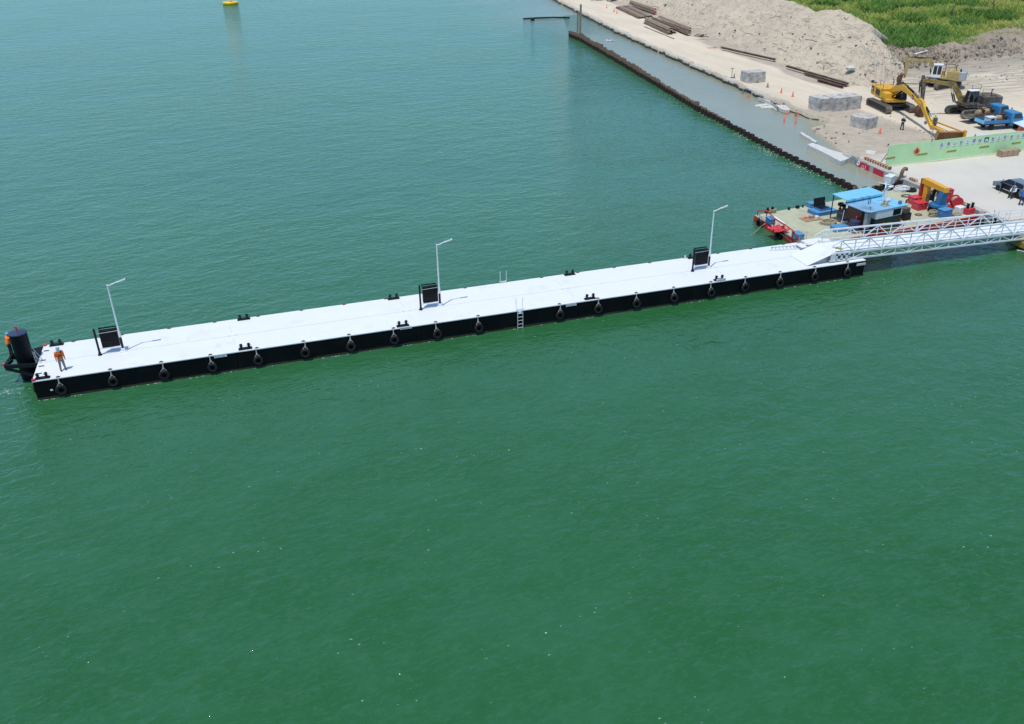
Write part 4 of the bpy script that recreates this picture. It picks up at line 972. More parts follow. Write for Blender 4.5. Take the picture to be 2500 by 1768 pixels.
mast.tube([(bx, by, bz + 1.6), (bx, by, bz + 3.1)], .02, 6); mast.tube([(bx - .7, by + .3, bz + 1.9), (bx + .7, by - .25, bz + 1.55)], .05, 6); mast.tube([(bx - .5, by - .4, bz + 1.55), (bx + .1, by + .2, bz + 1.9)], .04, 6)
mast.tube([(bx, by, bz + 1.1), (bx + .75, by + .1, bz + 1.25)], .04, 6)
for k in range(3): mast.tube([(bx - .2 + .03 * k, by - .16, bz + .35 * (k + 1)), (bx + .2 - .03 * k, by - .16, bz + .35 * (k + 1))], .02, 5)
mast.build('mast', 'white', dh)
mb = MB(); mb.box((bx + .75, by + .1, bz + 1.36), (.5, .3, .14)); mb.build('radar', 'white', dh, .04)
mb = MB(); mb.box((bx + .35, by - .1, bz + .22), (.6, .5, .05)); mb.tube([(bx + .1, by - .4, bz), (bx + .3, by - .2, bz + .6)], .03, 6)
for k in range(4): mb.box((bx + .15 + .15 * k, by - .1, bz + .28), (.05, .45, .1))
mb.build('aerial_rack', 'white', dh)
for x, y in ((-.35, -1.64), (1.9, -1.5)): mb = MB(); mb.box((x, y, .5), (.14, .12, 1.0)); mb.build('door_jamb', 'red_bright', dh)
mb = MB(); mb.box((.25, -1.68, .4), (.8, .22, .8)); mb.box((.25, -1.7, .84), (.9, .3, .06)); mb.build('bench_locker', 'locker_green', dh)

def chest(name, label, loc, d, m, rz=RB, lid=None, cat='chest', group=None):
    r = thing(name, label, cat, loc, rz, group)
    MB().box((0, 0, d[2] / 2 - .03), (d[0], d[1], d[2] - .06)).build('body', m, r, .02)
    MB().box((0, 0, d[2] - .02), (d[0] + .05, d[1] + .05, .06)).build('lid', lid or m, r, .015)
    mb = MB()
    for s in (-1, 1): mb.torus((s * (d[0] / 2 + .02), 0, d[2] * .55), .07, .014, (1, 0, 0), 10, 5)
    mb.box((0, -d[1] / 2 - .03, d[2] * .8), (.08, .03, .14)); mb.build('handle', 'steel_grey', r)
    return r
dp = lambda px, py, z=ZB + .008: P(px, py, z)
chest('deck_chest', 'small blue chest behind the red bow rail, nearer the far edge', dp(1880, 545), (.95, .55, .55), 'blue', RB + PI / 2 - .2, 'chest_blue', group='blue chests on the barge deck')
chest('deck_chest', 'blue chest at the near end of the red bow rail', dp(1947, 582), (1.1, .7, .55), 'chest_blue', RB + PI / 2 - .2, group='blue chests on the barge deck')
chest('deck_chest', 'small blue chest at the far deck edge beside the open hatch box', dp(1980, 505), (.8, .7, .45), 'chest_blue', group='blue chests on the barge deck')
chest('deck_chest', 'blue steel chest beside the coiled rope right of the deckhouse', dp(2304, 530), (1.15, .85, .85), 'blue', RB, 'chest_blue', group='blue chests on the barge deck')
chest('deck_chest', 'blue chest under the near rail of the gangway beside the navy drum', dp(2048, 562), (1.5, .9, .45), 'chest_blue', RB - .15, group='blue chests on the barge deck')
chest('tool_chest', 'bright red steel chest left of the crane, the far one of a pair', dp(2232, 497), (1.05, .95, .75), 'red_bright', RB - .1, group='red tool chests by the crane')
chest('tool_chest', 'bright red steel chest left of the crane, the near one of a pair', dp(2243, 510), (1.15, .95, .75), 'red_bright', RB - .1, group='red tool chests by the crane')
r = thing('hatch_box', 'wide low blue hatch box with its dark lid propped open', 'hatch', dp(2007, 520), RB - .05)
MB().box((0, 0, .17), (2.5, 1.5, .34)).build('coaming', 'blue', r, .02); MB().box((0, 0, .36), (2.52, 1.52, .05)).build('top_plate', 'chest_blue', r)
MB().box((.1, .1, .44), (1.35, 1.0, .14)).build('hatch_rim', 'blue', r); MB().box((.1, .1, .515), (1.15, .8, .02)).build('hatch_opening', 'black', r)
mb = MB(); mb.hexa([V(p) for p in ((-.62, .55, .52), (.78, .55, .52), (.9, .9, 1.30), (-.5, .9, 1.30), (-.62, .62, .52), (.78, .62, .52), (.9, .97, 1.30), (-.5, .97, 1.30))]); mb.build('lid', 'black', r)
MB().tube([(.7, .4, .5), (.85, .88, 1.1)], .02, 6).build('prop', 'steel_grey', r)
for p, l in (((1879, 519), 'black bitts with rope wrapped round at the far bow corner of the barge'), ((1999, 499), 'black bitts behind the open hatch lid')):
    o = copy_tree(bt); q = dp(*p); o.location = q; o.rotation_euler = (0, 0, RB); o.scale = (.8, .9, .95); tag(o, l, 'bitts', 'bitts on the barge')
r = thing('red_bitts', 'red box base with two black posts at the quay end of the barge', 'bitts', dp(2364, 522), RB, 'bitts on the barge')
MB().box((0, 0, .3), (1.0, .6, .6)).build('base', 'red_bright', r, .02)
for s in (-.3, .35): MB().lathe([(.13, .6), (.13, 1.02), (.16, 1.02), (.16, 1.08)], (s, 0, 0), 14).build('post', 'black', r)
def coil(name, label, loc, R, n, m, seed, flat=.05, h=.1):
    rn = random.Random(seed); pts = []
    for i in range(n * 20):
        a = i * 2 * PI / 20; k = R * (.55 + .45 * rn.random() * .3 + .3 * noise.noise(V((i * .09, seed, 0)))); pts.append((k * math.cos(a) * 1.15, k * math.sin(a) * .9, .04 + h * i / (n * 20) + flat * noise.noise(V((i * .2, seed, 5)))))
    o = MB().tube(pts, .035, 5).build(name, m); o.location = loc; return tag(o, label, 'rope')
coil('rope_coil', 'wide loose coil of tan rope on the open barge deck', dp(2022, 545), 1.0, 9, 'rope_tan', 3, .06, .2)
coil('rope_coil', 'heaped coil of light rope beside the blue chest right of the deckhouse', dp(2277, 528), .6, 10, 'rope_tan', 4, .08, .55)
coil('rope_coil', 'tan rope wrapped round the far bow bitts', dp(1884, 519) + V((0, 0, .05)), .5, 7, 'rope_tan', 6, .06, .3)
coil('rope_coil', 'small dark rope lying on deck between deckhouse and crane', dp(2243, 525), .45, 4, 'grime', 7, .02, .03)
coil('rope_coil', 'flattened grey green rope on deck in front of the crane jib', dp(2214, 479), .7, 5, 'grime', 8, .02, .03)
coil('rope_coil', 'white rope heap at the far quay corner of the barge', dp(2200, 465), 1.0, 9, 'cabin_white', 9, .1, .35)
coil('rope_coil', 'rope heap between the blue chest and the red bitts', dp(2336, 528), .6, 6, 'rope_tan', 10, .05, .25)
r = thing('broken_pallet', 'pinkish wooden pallet scattered with cartons on the barge deck', 'pallet', dp(1980, 535), RB - .1)
for k in range(7): MB().box((-.9 + .3 * k, .02 * (k % 3), .05), (.2, 1.2, .05)).build('slat', 'wood', r)
for i, (x, y, d, m) in enumerate(((.1, .1, .35, 'wood'), (-.5, .2, .25, 'cone_orange'), (.55, -.1, .3, 'cabin_white'), (.9, .4, .28, 'blue'), (.5, .35, .22, 'cabin_brown'))):
    o = MB().box((0, 0, d * .35), (d * 1.3, d, d * .7), rz=i).build('carton', m); q = dp(1980, 535); o.location = (q.x + x, q.y + y, q.z + .075); tag(o, ['brown carton at the middle of the broken pallet', 'orange carton at the left of the broken pallet', 'pale carton at the near side of the broken pallet', 'blue carton at the far right of the broken pallet', 'dark brown carton on the broken pallet'][i], 'carton')
r = thing('steel_drum', 'tall navy blue drum left of the deckhouse under the gangway rail', 'drum', dp(2084, 566))
MB().lathe([(.5, 0), (.5, 1.15), (.47, 1.17)], n=26).build('shell', 'drum_navy', r)
mb = MB(); mb.cyl((.05, 0, 1.16), (.05, 0, 1.42), .06); mb.ball((.05, 0, 1.47), .08); mb.build('valve', 'red_bright', r)
r = thing('hose_basket', 'red stand of bottles and hoses with a dark basin on top beside the canopy post', 'stand', dp(2052, 530), RB)
for x, y in ((-.25, 0), (.1, -.2), (.35, .1)): MB().lathe([(.15, 0), (.15, .95), (.06, 1.08), (.06, 1.15)], (x, y, 0), 12).build('gas_bottle', 'red', r)
MB().lathe([(.3, 1.12), (.38, 1.18), (.38, 1.38), (.34, 1.38), (.3, 1.22)], (0, .1, 0), 18).build('basin', 'black', r)
MB().tube([(-.3, -.2, .9), (-.6, -.3, .6), (-.5, -.4, .2), (-.1, -.5, .1)], .05, 6).build('hose', 'rope_tan', r)
r = thing('deck_pump', 'small grey pump with a thin white pole on the blue chest under the gangway', 'pump', dp(2058, 556) + V((0, 0, .45)), RB)
MB().box((0, 0, .12), (.5, .35, .22)).build('body', 'steel_grey', r); MB().cyl((-.1, 0, .3), (.25, 0, .3), .12).build('motor', 'black', r); MB().tube([(-.3, 0, .1), (-.1, .1, 1.3)], .025, 6).build('pole', 'white', r)
r = thing('generator', 'black generator set against the right wall of the deckhouse', 'generator', dp(2204, 534), RB)
MB().box((0, 0, .35), (.9, 1.1, .7)).build('case', 'black', r, .02); MB().box((.0, 0, .95), (.7, .8, .5)).build('engine', 'grime', r, .02); MB().tube([(.3, .3, 1.1), (.55, .45, 1.7), (.7, .3, 1.75)], .07, 8).build('exhaust', 'black', r)
q = dp(1903, 548); mb = MB(); a, b = dp(1889, 531), dp(1914, 548); mb.bar(a + V((0, 0, .06)), b + V((0, 0, .06)), .35, .05); tag(mb.build('white_board', 'white'), 'white board lying behind the red bow rail', 'board')
q = dp(1899, 566); mb = MB()
rows_ = [[(x * .16, y * .14, .12 + .28 * max(0, noise.noise(V((x * .45, y * .5, 2))) + .35)) for x in range(-5, 6)] for y in range(-5, 6)]
o = grid_mesh('red_tarp', rows_, {}, [M['red_bright']], False); o.location = q + V((0, 0, .12)); sd = o.modifiers.new('thickness', 'SOLIDIFY'); sd.thickness = .02; tag(o, 'crumpled bright red tarp on the bow edge of the barge', 'tarp')
# tyres on the barge
for p, z, l, ax in (((1843, 547), .30, 'tyre fender at the far bow corner of the barge', PI / 2), ((1884, 576), .32, 'big worn tyre hanging on the red bow side with rope around', PI / 2), ((2392, 546), .45, 'black tyre fender at the quay end of the barge seen through the gangway', 0), ((2425, 543), .45, 'black tyre fender between barge and quay, next to the gangway rail', 0.3)):
    q = P(*p, z); o = copy_tree(ty); o.location = q; o.rotation_euler = (0, 0, ax); o.scale = (1.15, 1.3, 1.15); tag(o, l, group='tyre fenders on the barge')
    if ax == PI / 2: o.location.x = 48.22
a = P(1870, 545, ZB); b = P(1834, 574, 0); tag(MB().tube([a, a.lerp(b, .3) + V((0, 0, .1)), a.lerp(b, .7) - V((0, 0, .02)), b], .025, 6).build('mooring_line', 'rope_tan'), 'pale mooring line dropping from the bow rail into the water', 'rope')
# knuckle crane
r = thing('knuckle_crane', 'folded knuckle crane with yellow boom and blue column on the barge', 'crane', dp(2288, 516), math.radians(86))
MB().lathe([(.95, 0), (.95, .25), (.8, .3), (.8, .5)], n=24).build('pedestal', 'black', r)
MB().lathe([(.6, .5), (.88, .55), (.9, .68), (.88, .78), (.5, .82)], n=24).build('slew_ring', 'crane_blue', r)
mb = MB(); mb.hexa([V(p) for p in ((-.55, -.35, .78), (.35, -.35, .78), (.35, .35, .78), (-.55, .35, .78), (-.7, -.3, 2.2), (-.1, -.3, 2.25), (-.1, .3, 2.25), (-.7, .3, 2.2))]); mb.build('column', 'crane_blue', r, .03)
mb = MB(); mb.hexa([V(p) for p in ((-.75, -.28, 2.12), (2.8, -.3, 2.08), (2.8, .3, 2.08), (-.75, .28, 2.12), (-.7, -.28, 2.62), (2.75, -.3, 2.68), (2.75, .3, 2.68), (-.7, .28, 2.62))]); mb.build('main_boom', 'crane_yellow', r, .03)
mb = MB(); mb.hexa([V(p) for p in ((1.75, -.25, .35), (2.35, -.25, .35), (2.35, .25, .35), (1.75, .25, .35), (1.9, -.25, 2.15), (2.45, -.25, 2.2), (2.45, .25, 2.2), (1.9, .25, 2.15))]); mb.build('jib', 'crane_yellow', r, .03)
mb = MB(); mb.bar((2.85, 0, .4), (2.9, 0, 2.55), .5, .3, (1, 0, 0)); mb.build('jib_slide', 'red', r, .02)
MB().cyl((.30, -.12, .9), (.75, -.12, 2.2), .14).build('lift_cylinder', 'red', r); MB().cyl((1.2, 0, 2.2), (2.1, 0, 2.2), .1).build('fold_cylinder', 'chrome', r)
mb = MB()
for k in range(7): mb.tube([(.6 + .1 * k, -.1 + .05 * k, 2.4 - .1 * k), (.9 + .05 * k, .1 * math.sin(k), 1.5), (.7 + .1 * k, .1, .8)], .05, 6)
mb.build('hoses', 'black', r); MB().box((1.55, 0, 1.0), (.4, .5, .6)).build('valve_block', 'grime', r)
r = thing('winch', 'red anchor winch with a big drum on the barge beside the crane', 'winch', dp(2331, 507), RB - .5)
MB().box((0, 0, .1), (1.6, 1.0, .2)).build('base', 'red', r)
rot = Matrix.Rotation(PI / 2, 3, 'X')
for y in (-.42, .42): MB().lathe([(.55, -.03), (.55, .03)], (0, y, .68), 26, rot).build('drum_flange', 'red_bright', r)
MB().lathe([(.40, -.38), (.40, .38)], (0, 0, .68), 22, rot).build('rope_drum', 'rope_tan', r)
MB().box((-.95, .2, .5), (.4, .5, 1.0)).build('motor', 'red', r, .03)
chest('red_cabinet', 'tall narrow red cabinet between the crane and the winch', dp(2312, 490), (.7, .6, 1.25), 'red_bright', RB - .3, cat='cabinet')
r = thing('plastic_tank', 'whitish plastic tank beside the red bitts', 'tank', dp(2341, 520), RB); MB().box((0, 0, .35), (.85, .7, .7)).build('tank', 'cabin_white', r, .06); MB().cyl((0, 0, .7), (0, 0, .78), .12).build('cap', 'white', r)
o = MB().torus((0, 0, .12), .5, .16, (0, 0, 1), 20, 8).build('loose_tyre', 'rubber'); o.location = dp(2222, 466); tag(o, 'loose black tyre lying by the white rope heap', 'tyre')
# ------------------------------------------------------------------ quay
qw = thing('quay_wall', 'straight grey concrete quay wall with red sign panels on its water face', 'wall', (70.3, 74, 0))
mb = MB(); mb.box((.05, 0, -.4), (.7, 33.2, 2.34)); mb.build('wall_body', 'quay_concrete', qw, .03)
for (p0, p1, nm) in (((2105, 399), (2127, 410), 0), ((2137, 414), (2158, 425), 1)):
    a = P(*p0, .4); b = P(*p1, .4); y0, y1 = a.y - 74, b.y - 74
    mb = MB(); mb.box((-.315, (y0 + y1) / 2, .30), (.03, abs(y1 - y0), .72)); pn = mb.build('sign_panel', 'sign_red', qw)
    if nm == 0:
        mb = MB(); yc = (y0 + y1) / 2
        mb.torus((-.335, yc + 1.1, .42), .24, .05, (1, 0, 0), 14, 5); mb.bar((-.335, yc + .95, .25), (-.335, yc + 1.25, .55), .05)
        mb.bar((-.335, yc - .1, .05), (-.335, yc + .5, .05), .05); mb.bar((-.335, yc + .1, .05), (-.335, yc + .1, .45), .05); mb.bar((-.335, yc + .45, .05), (-.335, yc + .3, .4), .05); mb.bar((-.335, yc - .25, .08), (-.335, yc - .25, .5), .06)
        mb.build('sign_mark', 'white', pn)
mb = MB(); y = -14.0; rn = random.Random(2)
# far road edge: wet sea wall, shade of the undercut put into its dark colour
sw = []
pts = []
y = 108.4
while y < 345: pts.append((interp(EDGE_X, y) + edge_noise(y), y)); y += .8
rows_ = [[(x - .10, y, -1.2) for x, y in pts], [(x - .10, y, .1) for x, y in pts], [(x - .06, y, .40 + .14 * noise.noise(V((y * .9, 5, 0))) - .25 * (y < 120)) for x, y in pts], [(x + .2, y, .42 - .25 * (y < 120)) for x, y in pts]]
o = grid_mesh('sea_wall', rows_, {}, [M['wet_dark']]); tag(o, 'dark weedy road edge wall along the basin, undercut shade painted in', 'wall')
# pale concrete capping slabs on the road edge, each broken off
rn = random.Random(21); y = 122; i = 0
mb = MB()
while y < 330:
    ln = rn.uniform(1.6, 3.2); x0, x1 = interp(EDGE_X, y), interp(EDGE_X, y + ln); wd = 1.1 + .5 * noise.noise(V((y * .2, 0, 3)))
    d = V((x1 + edge_noise(y + ln) - x0 - edge_noise(y), ln, 0)).normalized(); n = V((d.y, -d.x, 0)); a = V((x0 + edge_noise(y) + .05, y, G - .03)); b = a + d * (ln - .08); j = rn.uniform(-.04, .03)
    q = [a, a + n * wd, b + n * wd * rn.uniform(.8, 1.1), b]
    mb.hexa([p - V((0, 0, .2)) for p in q] + [p + V((0, 0, .06 + j)) for p in q]); y += ln
tag(mb.build('road_kerb', 'road_edge', None, .02), 'pale broken kerb slabs along the water edge of the sandy road', 'kerb')
def slab(pts, z, h, label, m='slab_white'):
    t = [P(*p, z) for p in pts]; c = sum(t, V()) / len(t); mb = MB(); k = len(t); n = 6; out = []
    for i in range(k):
        a, b = t[i], t[(i + 1) % k]
        for s in range(n): q = a.lerp(b, s / n); out.append(q - c + V((random.uniform(-.09, .09), random.uniform(-.09, .09), random.uniform(-.02, .02))))
    mb.prism([p - V((0, 0, h)) for p in out], (0, 0, h)); o = mb.build('broken_slab', m, None, .02); o.location = c; return tag(o, label, 'slab', 'broken concrete slabs at the quay edge')
slab([(1953, 324), (1957, 322), (1995, 345), (1990, 348)], .38, .6, 'narrow broken slab sticking out over the basin, the far one')
slab([(1970, 352), (1986, 349), (2020, 362), (2075, 380), (2076, 385), (2054, 394)], .62, .9, 'wide pale broken slab along the basin at the end of the quay wall')
slab([(1888, 255), (1920, 257), (1930, 268), (1912, 268)], .55, .5, 'cracked slab sagging at the road edge beside the sunken slabs')
slab([(1850, 237), (1880, 246), (1900, 262), (1885, 250)], .60, .5, 'thin tilted slab on the road edge above the sunken slabs')
slab([(2084, 374), (2098, 380), (2093, 386), (2080, 379)], 1.0, .35, 'small concrete stub standing behind the start of the quay wall', 'quay_concrete')
slab([(2112, 366), (2140, 369), (2136, 377), (2116, 375)], G + .05, .1, 'pale flat slab on the ground left of the hoarding')
def kerb_beam(a, b, label, n):
    r = thing('striped_kerb', label, 'kerb', a, 0, 'striped kerb beams on the quay'); d = b - a
    mb = MB()
    for i in range(n): mb.use(i % 2); mb.bar(d * (i / n) + V((0, 0, .17)), d * ((i + 1) / n) + V((0, 0, .17)), .34, .34)
    o = mb.build('beam', ['sign_edge', 'grime'], r)
kerb_beam(P(2111, 389, G), P(2173, 415, G), 'long orange and black striped kerb beam in front of the hoarding', 20)
kerb_beam(P(2221, 440, G), P(2238, 447, G), 'short striped kerb beam on the quay behind the crane jib', 7)
kerb_beam(P(2335, 493, G), P(2352, 502, G), 'short striped kerb beam on the quay behind the winch', 7)
kerb_beam(P(2391, 524, G), P(2403, 527, G), 'striped kerb stub on the quay above the end of the gangway truss', 4)
r = thing('mooring_hook', 'rusty hook shaped mooring bollard on the quay', 'bollard', P(2201, 434, G), .3)
MB().lathe([(.35, 0), (.35, .08), (.22, .1)], n=16).build('base', 'steel_brown', r)
MB().tube([(-.1, 0, .05), (-.14, 0, .5), (0, 0, .85), (.3, 0, 1.0), (.62, 0, .92), (.74, 0, .72)], [.24, .21, .2, .2, .17, .13], 12).build('horn', 'steel_brown', r)
q = P(2170, 449, G); r = thing('white_box', 'white plastic box on the quay edge behind the deckhouse mast', 'box', q, .5); MB().box((0, 0, .45), (1.3, .8, .9)).build('body', 'plastic_white', r, .08); MB().box((0, 0, .92), (1.34, .84, .06)).build('lid', 'plastic_white', r, .02)
# landing at the quay end of the gangway
r = thing('landing_railing', 'thin white railing on the quay landing at the right edge', 'railing', P(2433, 542, .78))
o0 = V(r.location)
ps = [P(2433, 542, .78) - o0, P(2462, 539, .78) - o0, P(2491, 536, .78) - o0, P(2520, 533, .78) - o0]
for p in ps: MB().cyl(p, p + V((0, 0, 1.1)), .035, n=8).build('post', 'white', r)
for z in (.4, .78, 1.1): MB().tube([p + V((0, 0, z)) for p in ps], .03, 6).build('rail', 'white', r)
MB().tube([ps[0] + V((0, 0, .05)), ps[1] + V((0, 0, .9))], .03, 6).build('brace', 'white', r)
r = thing('landing_slab', 'white concrete landing slab where the gangway meets the quay', 'landing', (71.5, 60.9, 0))
MB().box((0, 0, .95), (6.0, 4.4, .5)).build('top', 'white', r, .02); MB().box((0, .3, .35), (5.4, 3.6, .8)).build('footing', 'quay_concrete', r)
r = thing('bearing_beam', 'ochre steel beam under the quay end of the gangway', 'beam', (67.9, 60.2, 0)); MB().box((.4, -.6, .55), (2.2, 2.6, .55)).build('beam', 'ochre', r, .03); MB().box((.4, -.6, -.3), (1.2, 1.6, 1.2)).build('support', 'ochre', r)
a, b = P(2483, 611, 0.02), P(2510, 619, 0.02); tag(MB().tube([a, a.lerp(b, .5) + V((0, .1, .05)), b], .04, 6).build('floating_rope', 'cabin_white'), 'white rope floating in the dark water under the gangway end', 'rope')

# ------------------------------------------------------------------ hoarding
HY = 84.3; HX0, HX1 = 71.3, 97.0; HH = 2.5
ho = thing('hoarding', 'long green site hoarding with white character tiles and a warning sign', 'hoarding', (84, HY, G)); O = V(ho.location)
n = 5
for i in range(n):
    a = HX0 + (HX1 - HX0) * i / n; b = HX0 + (HX1 - HX0) * (i + 1) / n
    MB().box(((a + b) / 2 - 84, 0, HH / 2 + .04), (b - a - .02, .06, HH - .08)).build('panel', 'hoarding', ho)
    MB().bar(((a + .3) - 84, 1.3, 0), ((a + .3) - 84, .06, 1.9), .08).build('stay', 'steel_grey', ho)
MB().box(((HX0 + HX1) / 2 - 84, -.02, .06), (HX1 - HX0, .16, .12)).build('base_rail', 'cream', ho)
for px, py in ((2168, 354), (2275, 342), (2380, 331)):
    q = PY(px, py, HY) - O; MB().tube([(q.x, 0, HH - .1), (q.x, 0, HH + .14), (q.x, -.1, HH + .2), (q.x, -.14, HH + .08)], .045, 6).build('hook', 'black', ho)
chars = '品質心至上環保*至上安全心至'
cx = [1348, 1424, 1495, 1563, 1633, 1703, 1768, 1845, 1910, 1977, 2047, 2120, 2192, 2250, ]
cy = [1057, 1048, 1040, 1034, 1025, 1015, 1010, 996, 996, 983, 974, 967, 956, 950]
T = Matrix.Rotation(PI / 2, 4, 'X')
for c, x, y in zip(chars, cx, cy):
    q = PY(2000 + x * .2216, 120 + y * .2216, HY - .05) - O
    if c == '*':
        t = MB().box((q.x, -.05, q.z), (.62, .03, .52)).build('logo_tile', 'ink_blue', ho)
        mb = MB(); mb.prism([V((q.x - .26, -.068, q.z - .20)), V((q.x - .1, -.068, q.z + .08)), V((q.x + .1, -.068, q.z + .08)), V((q.x + .26, -.068, q.z - .20)), V((q.x + .08, -.068, q.z - .20)), V((q.x, -.068, q.z - .08)), V((q.x - .08, -.068, q.z - .20))], (0, -.012, 0)); mb.build('logo_mark', 'tile_white', t)
    else:
        t = MB().box((q.x, -.05, q.z), (.55, .03, .55)).build('character_tile', 'tile_white', ho)
        text_mesh(c, .50, 'ink_blue', 'character', t, Matrix.Translation((q.x, -.072, q.z)) @ T)
q = PY(2238, 369, HY - .05) - O
s = .52; t = MB().prism([V((q.x - s, -.04, q.z)), V((q.x, -.04, q.z - s)), V((q.x + s, -.04, q.z)), V((q.x, -.04, q.z + s))], (0, -.02, 0)).build('warning_sign', 'sign_edge', ho)
s = .45; MB().prism([V((q.x - s, -.062, q.z)), V((q.x, -.062, q.z - s)), V((q.x + s, -.062, q.z)), V((q.x, -.062, q.z + s))], (0, -.012, 0)).build('sign_face', 'orange_sign', t)
mb = MB(); yy = -.085
mb.box((q.x + .02, yy, q.z + .20), (.09, .014, .09)); mb.bar((q.x + .01, yy, q.z + .14), (q.x - .02, yy, q.z - .05), .014, .13, (1, 0, 0)); mb.bar((q.x - .02, yy, q.z - .05), (q.x - .10, yy, q.z - .24), .014, .06, (1, 0, 0)); mb.bar((q.x - .02, yy, q.z - .05), (q.x + .07, yy, q.z - .24), .014, .06, (1, 0, 0)); mb.bar((q.x, yy, q.z + .11), (q.x + .14, yy, q.z - .02), .014, .05, (1, 0, 0)); mb.bar((q.x + .14, yy, q.z + .05), (q.x + .20, yy, q.z - .22), .014, .03, (1, 0, 0))
mb.build('sign_figure', 'black', t)
for px, py in ((2173, 386), (2252, 376.5), (2323, 369), (2403, 358.5), (2481, 349)):
    q = PY(px, py, HY - .05) - O; mb = MB()
    mb.prism([V((q.x - .75, -.034, q.z - .16)), V((q.x + .55, -.034, q.z - .10)), V((q.x + .75, -.034, q.z + .16)), V((q.x - .55, -.034, q.z + .06))], (0, -.012, 0))
    mb.use(1)
    for k in range(-3, 4): mb.prism([V((q.x + k * .2 - .09, -.047, q.z - .11)), V((q.x + k * .2 + .01, -.047, q.z - .09)), V((q.x + k * .2 + .11, -.047, q.z + .10)), V((q.x + k * .2 + .01, -.047, q.z + .07))], (0, -.008, 0))
    mb.build('hazard_sticker', ['stripe_yellow', 'black'], ho)
r = thing('wooden_crate', 'long low wooden crate in front of the green hoarding', 'crate', P(2455, 381, G), .0)
MB().box((.25, 0, .38), (2.5, .75, .70)).build('box', 'wood', r, .01)
for x in (-.97, -.1, .65, 1.47): MB().box((x, 0, .385), (.10, .80, .77)).build('batten', 'steel_tan', r)
r = thing('brick', 'small brown block on the apron right of the wooden crate', 'block', P(2487, 371.5, G)); MB().box((0, 0, .15), (.35, .25, .3)).build('block', 'wood', r)
r = thing('plastic_barrier', 'red plastic barrier behind the right end of the hoarding', 'barrier', P(2500, 322, G), -.1); MB().box((.3, 0, .5), (2.4, .4, .9), top=(1, .6)).build('body', 'cone_orange', r, .05); MB().box((.3, 0, .1), (2.5, .55, .2)).build('foot', 'cone_orange', r, .03)
r = thing('tarp_canopy', 'pale blue tarpaulin sheet stretched low at the right edge behind the hoarding', 'tarpaulin', (102.6, 96.5, G), 0)
a, b, c, d = [P(*p, 2.2) - V(r.location) for p in ((2467, 283), (2520, 273), (2560, 296), (2520, 310))]
mb = MB(); tp = [a - V((0, 0, .7)), b, c, d - V((0, 0, .5))]; mb.hexa([tp[0], tp[3], tp[2], tp[1]] + [p + V((0, 0, .04)) for p in (tp[0], tp[3], tp[2], tp[1])]); mb.build('sheet', 'tarp', r)
for p in (b, c, tp[3]): MB().cyl(V((p.x, p.y, 0)), p, .04, n=8).build('pole', 'steel_grey', r)
MB().cyl(V((tp[0].x, tp[0].y, 0)), tp[0], .04, n=8).build('pole', 'steel_grey', r)

# ------------------------------------------------------------------ concrete blocks, cones
def block(label, px, py, d, rz, seed, group=None):
    q = P(px, py, G); mb = MB(); n = 6; rn = random.Random(seed); o3 = V((seed * 7.1, 0, 0))
    bm = bmesh.new(); bmesh.ops.create_cube(bm, size=1); bmesh.ops.subdivide_edges(bm, edges=bm.edges, cuts=7, use_grid_fill=True)
    for v in bm.verts:
        v.co = V((v.co.x * d[0], v.co.y * d[1], (v.co.z + .5) * d[2]))
        k = noise.fractal(v.co * 1.1 + o3, 1.0, 2.0, 4); nrm = V((v.co.x / d[0], v.co.y / d[1], v.co.z / d[2] - .5)); v.co += nrm * .10 * k + V((noise.noise(v.co * 3 + o3), noise.noise(v.co * 3.3 - o3), 0)) * .02
        e = max(abs(v.co.x / d[0]), abs(v.co.y / d[1]))
        if v.co.z > d[2] * .9: v.co.z -= .10 * max(0, k + .2) + (.05 if e > .45 else 0)
    me = bpy.data.meshes.new('concrete_block'); bm.to_mesh(me); bm.free(); me.materials.append(M['concrete']); me.polygons.foreach_set('use_smooth', [True] * len(me.polygons)); me.set_sharp_from_angle(angle=math.radians(40))
    o = bpy.data.objects.new('concrete_block', me); COL.objects.link(o); o.location = q; o.rotation_euler = (0, 0, rz); return tag(o, label, 'block', group or 'concrete blocks on the site road')
block('single cracked concrete block at the road edge between small cones', 1837, 199, (3.3, 2.4, 1.75), -.05, 1)
block('left concrete block of the row of three', 2001, 267, (2.3, 2.5, 1.85), .07, 2)
block('middle concrete block of the row of three', 2035.5, 267, (2.35, 2.5, 1.95), .01, 3)
block('right concrete block of the row of three, with a dark stain', 2071, 263, (2.4, 2.3, 1.9), -.04, 4)
block('big cube shaped concrete block in front of the row, nearest the quay', 2106, 310, (2.3, 2.6, 1.55), math.radians(18), 5)
q = P(2066, 272, G); tag(MB().box((0, 0, 0), (.9, .02, .22)).build('paint_mark', 'black'), None).location = (0, 0, -50)
bpy.data.objects.remove(bpy.data.objects['paint_mark'])
def make_cone(m, band):
    r = thing('traffic_cone', '', 'cone'); MB().box((0, 0, .03), (.40, .40, .06)).build('base', m, r); MB().lathe([(.16, .06), (.04, .78), (.03, .80)], n=14).build('cone', m, r)
    if band: MB().lathe([(.125, .26), (.085, .50)], n=14).build('band', 'white', r)
    return r
cA = make_cone('cone_orange', True); cB = make_cone('cone_grey', False)
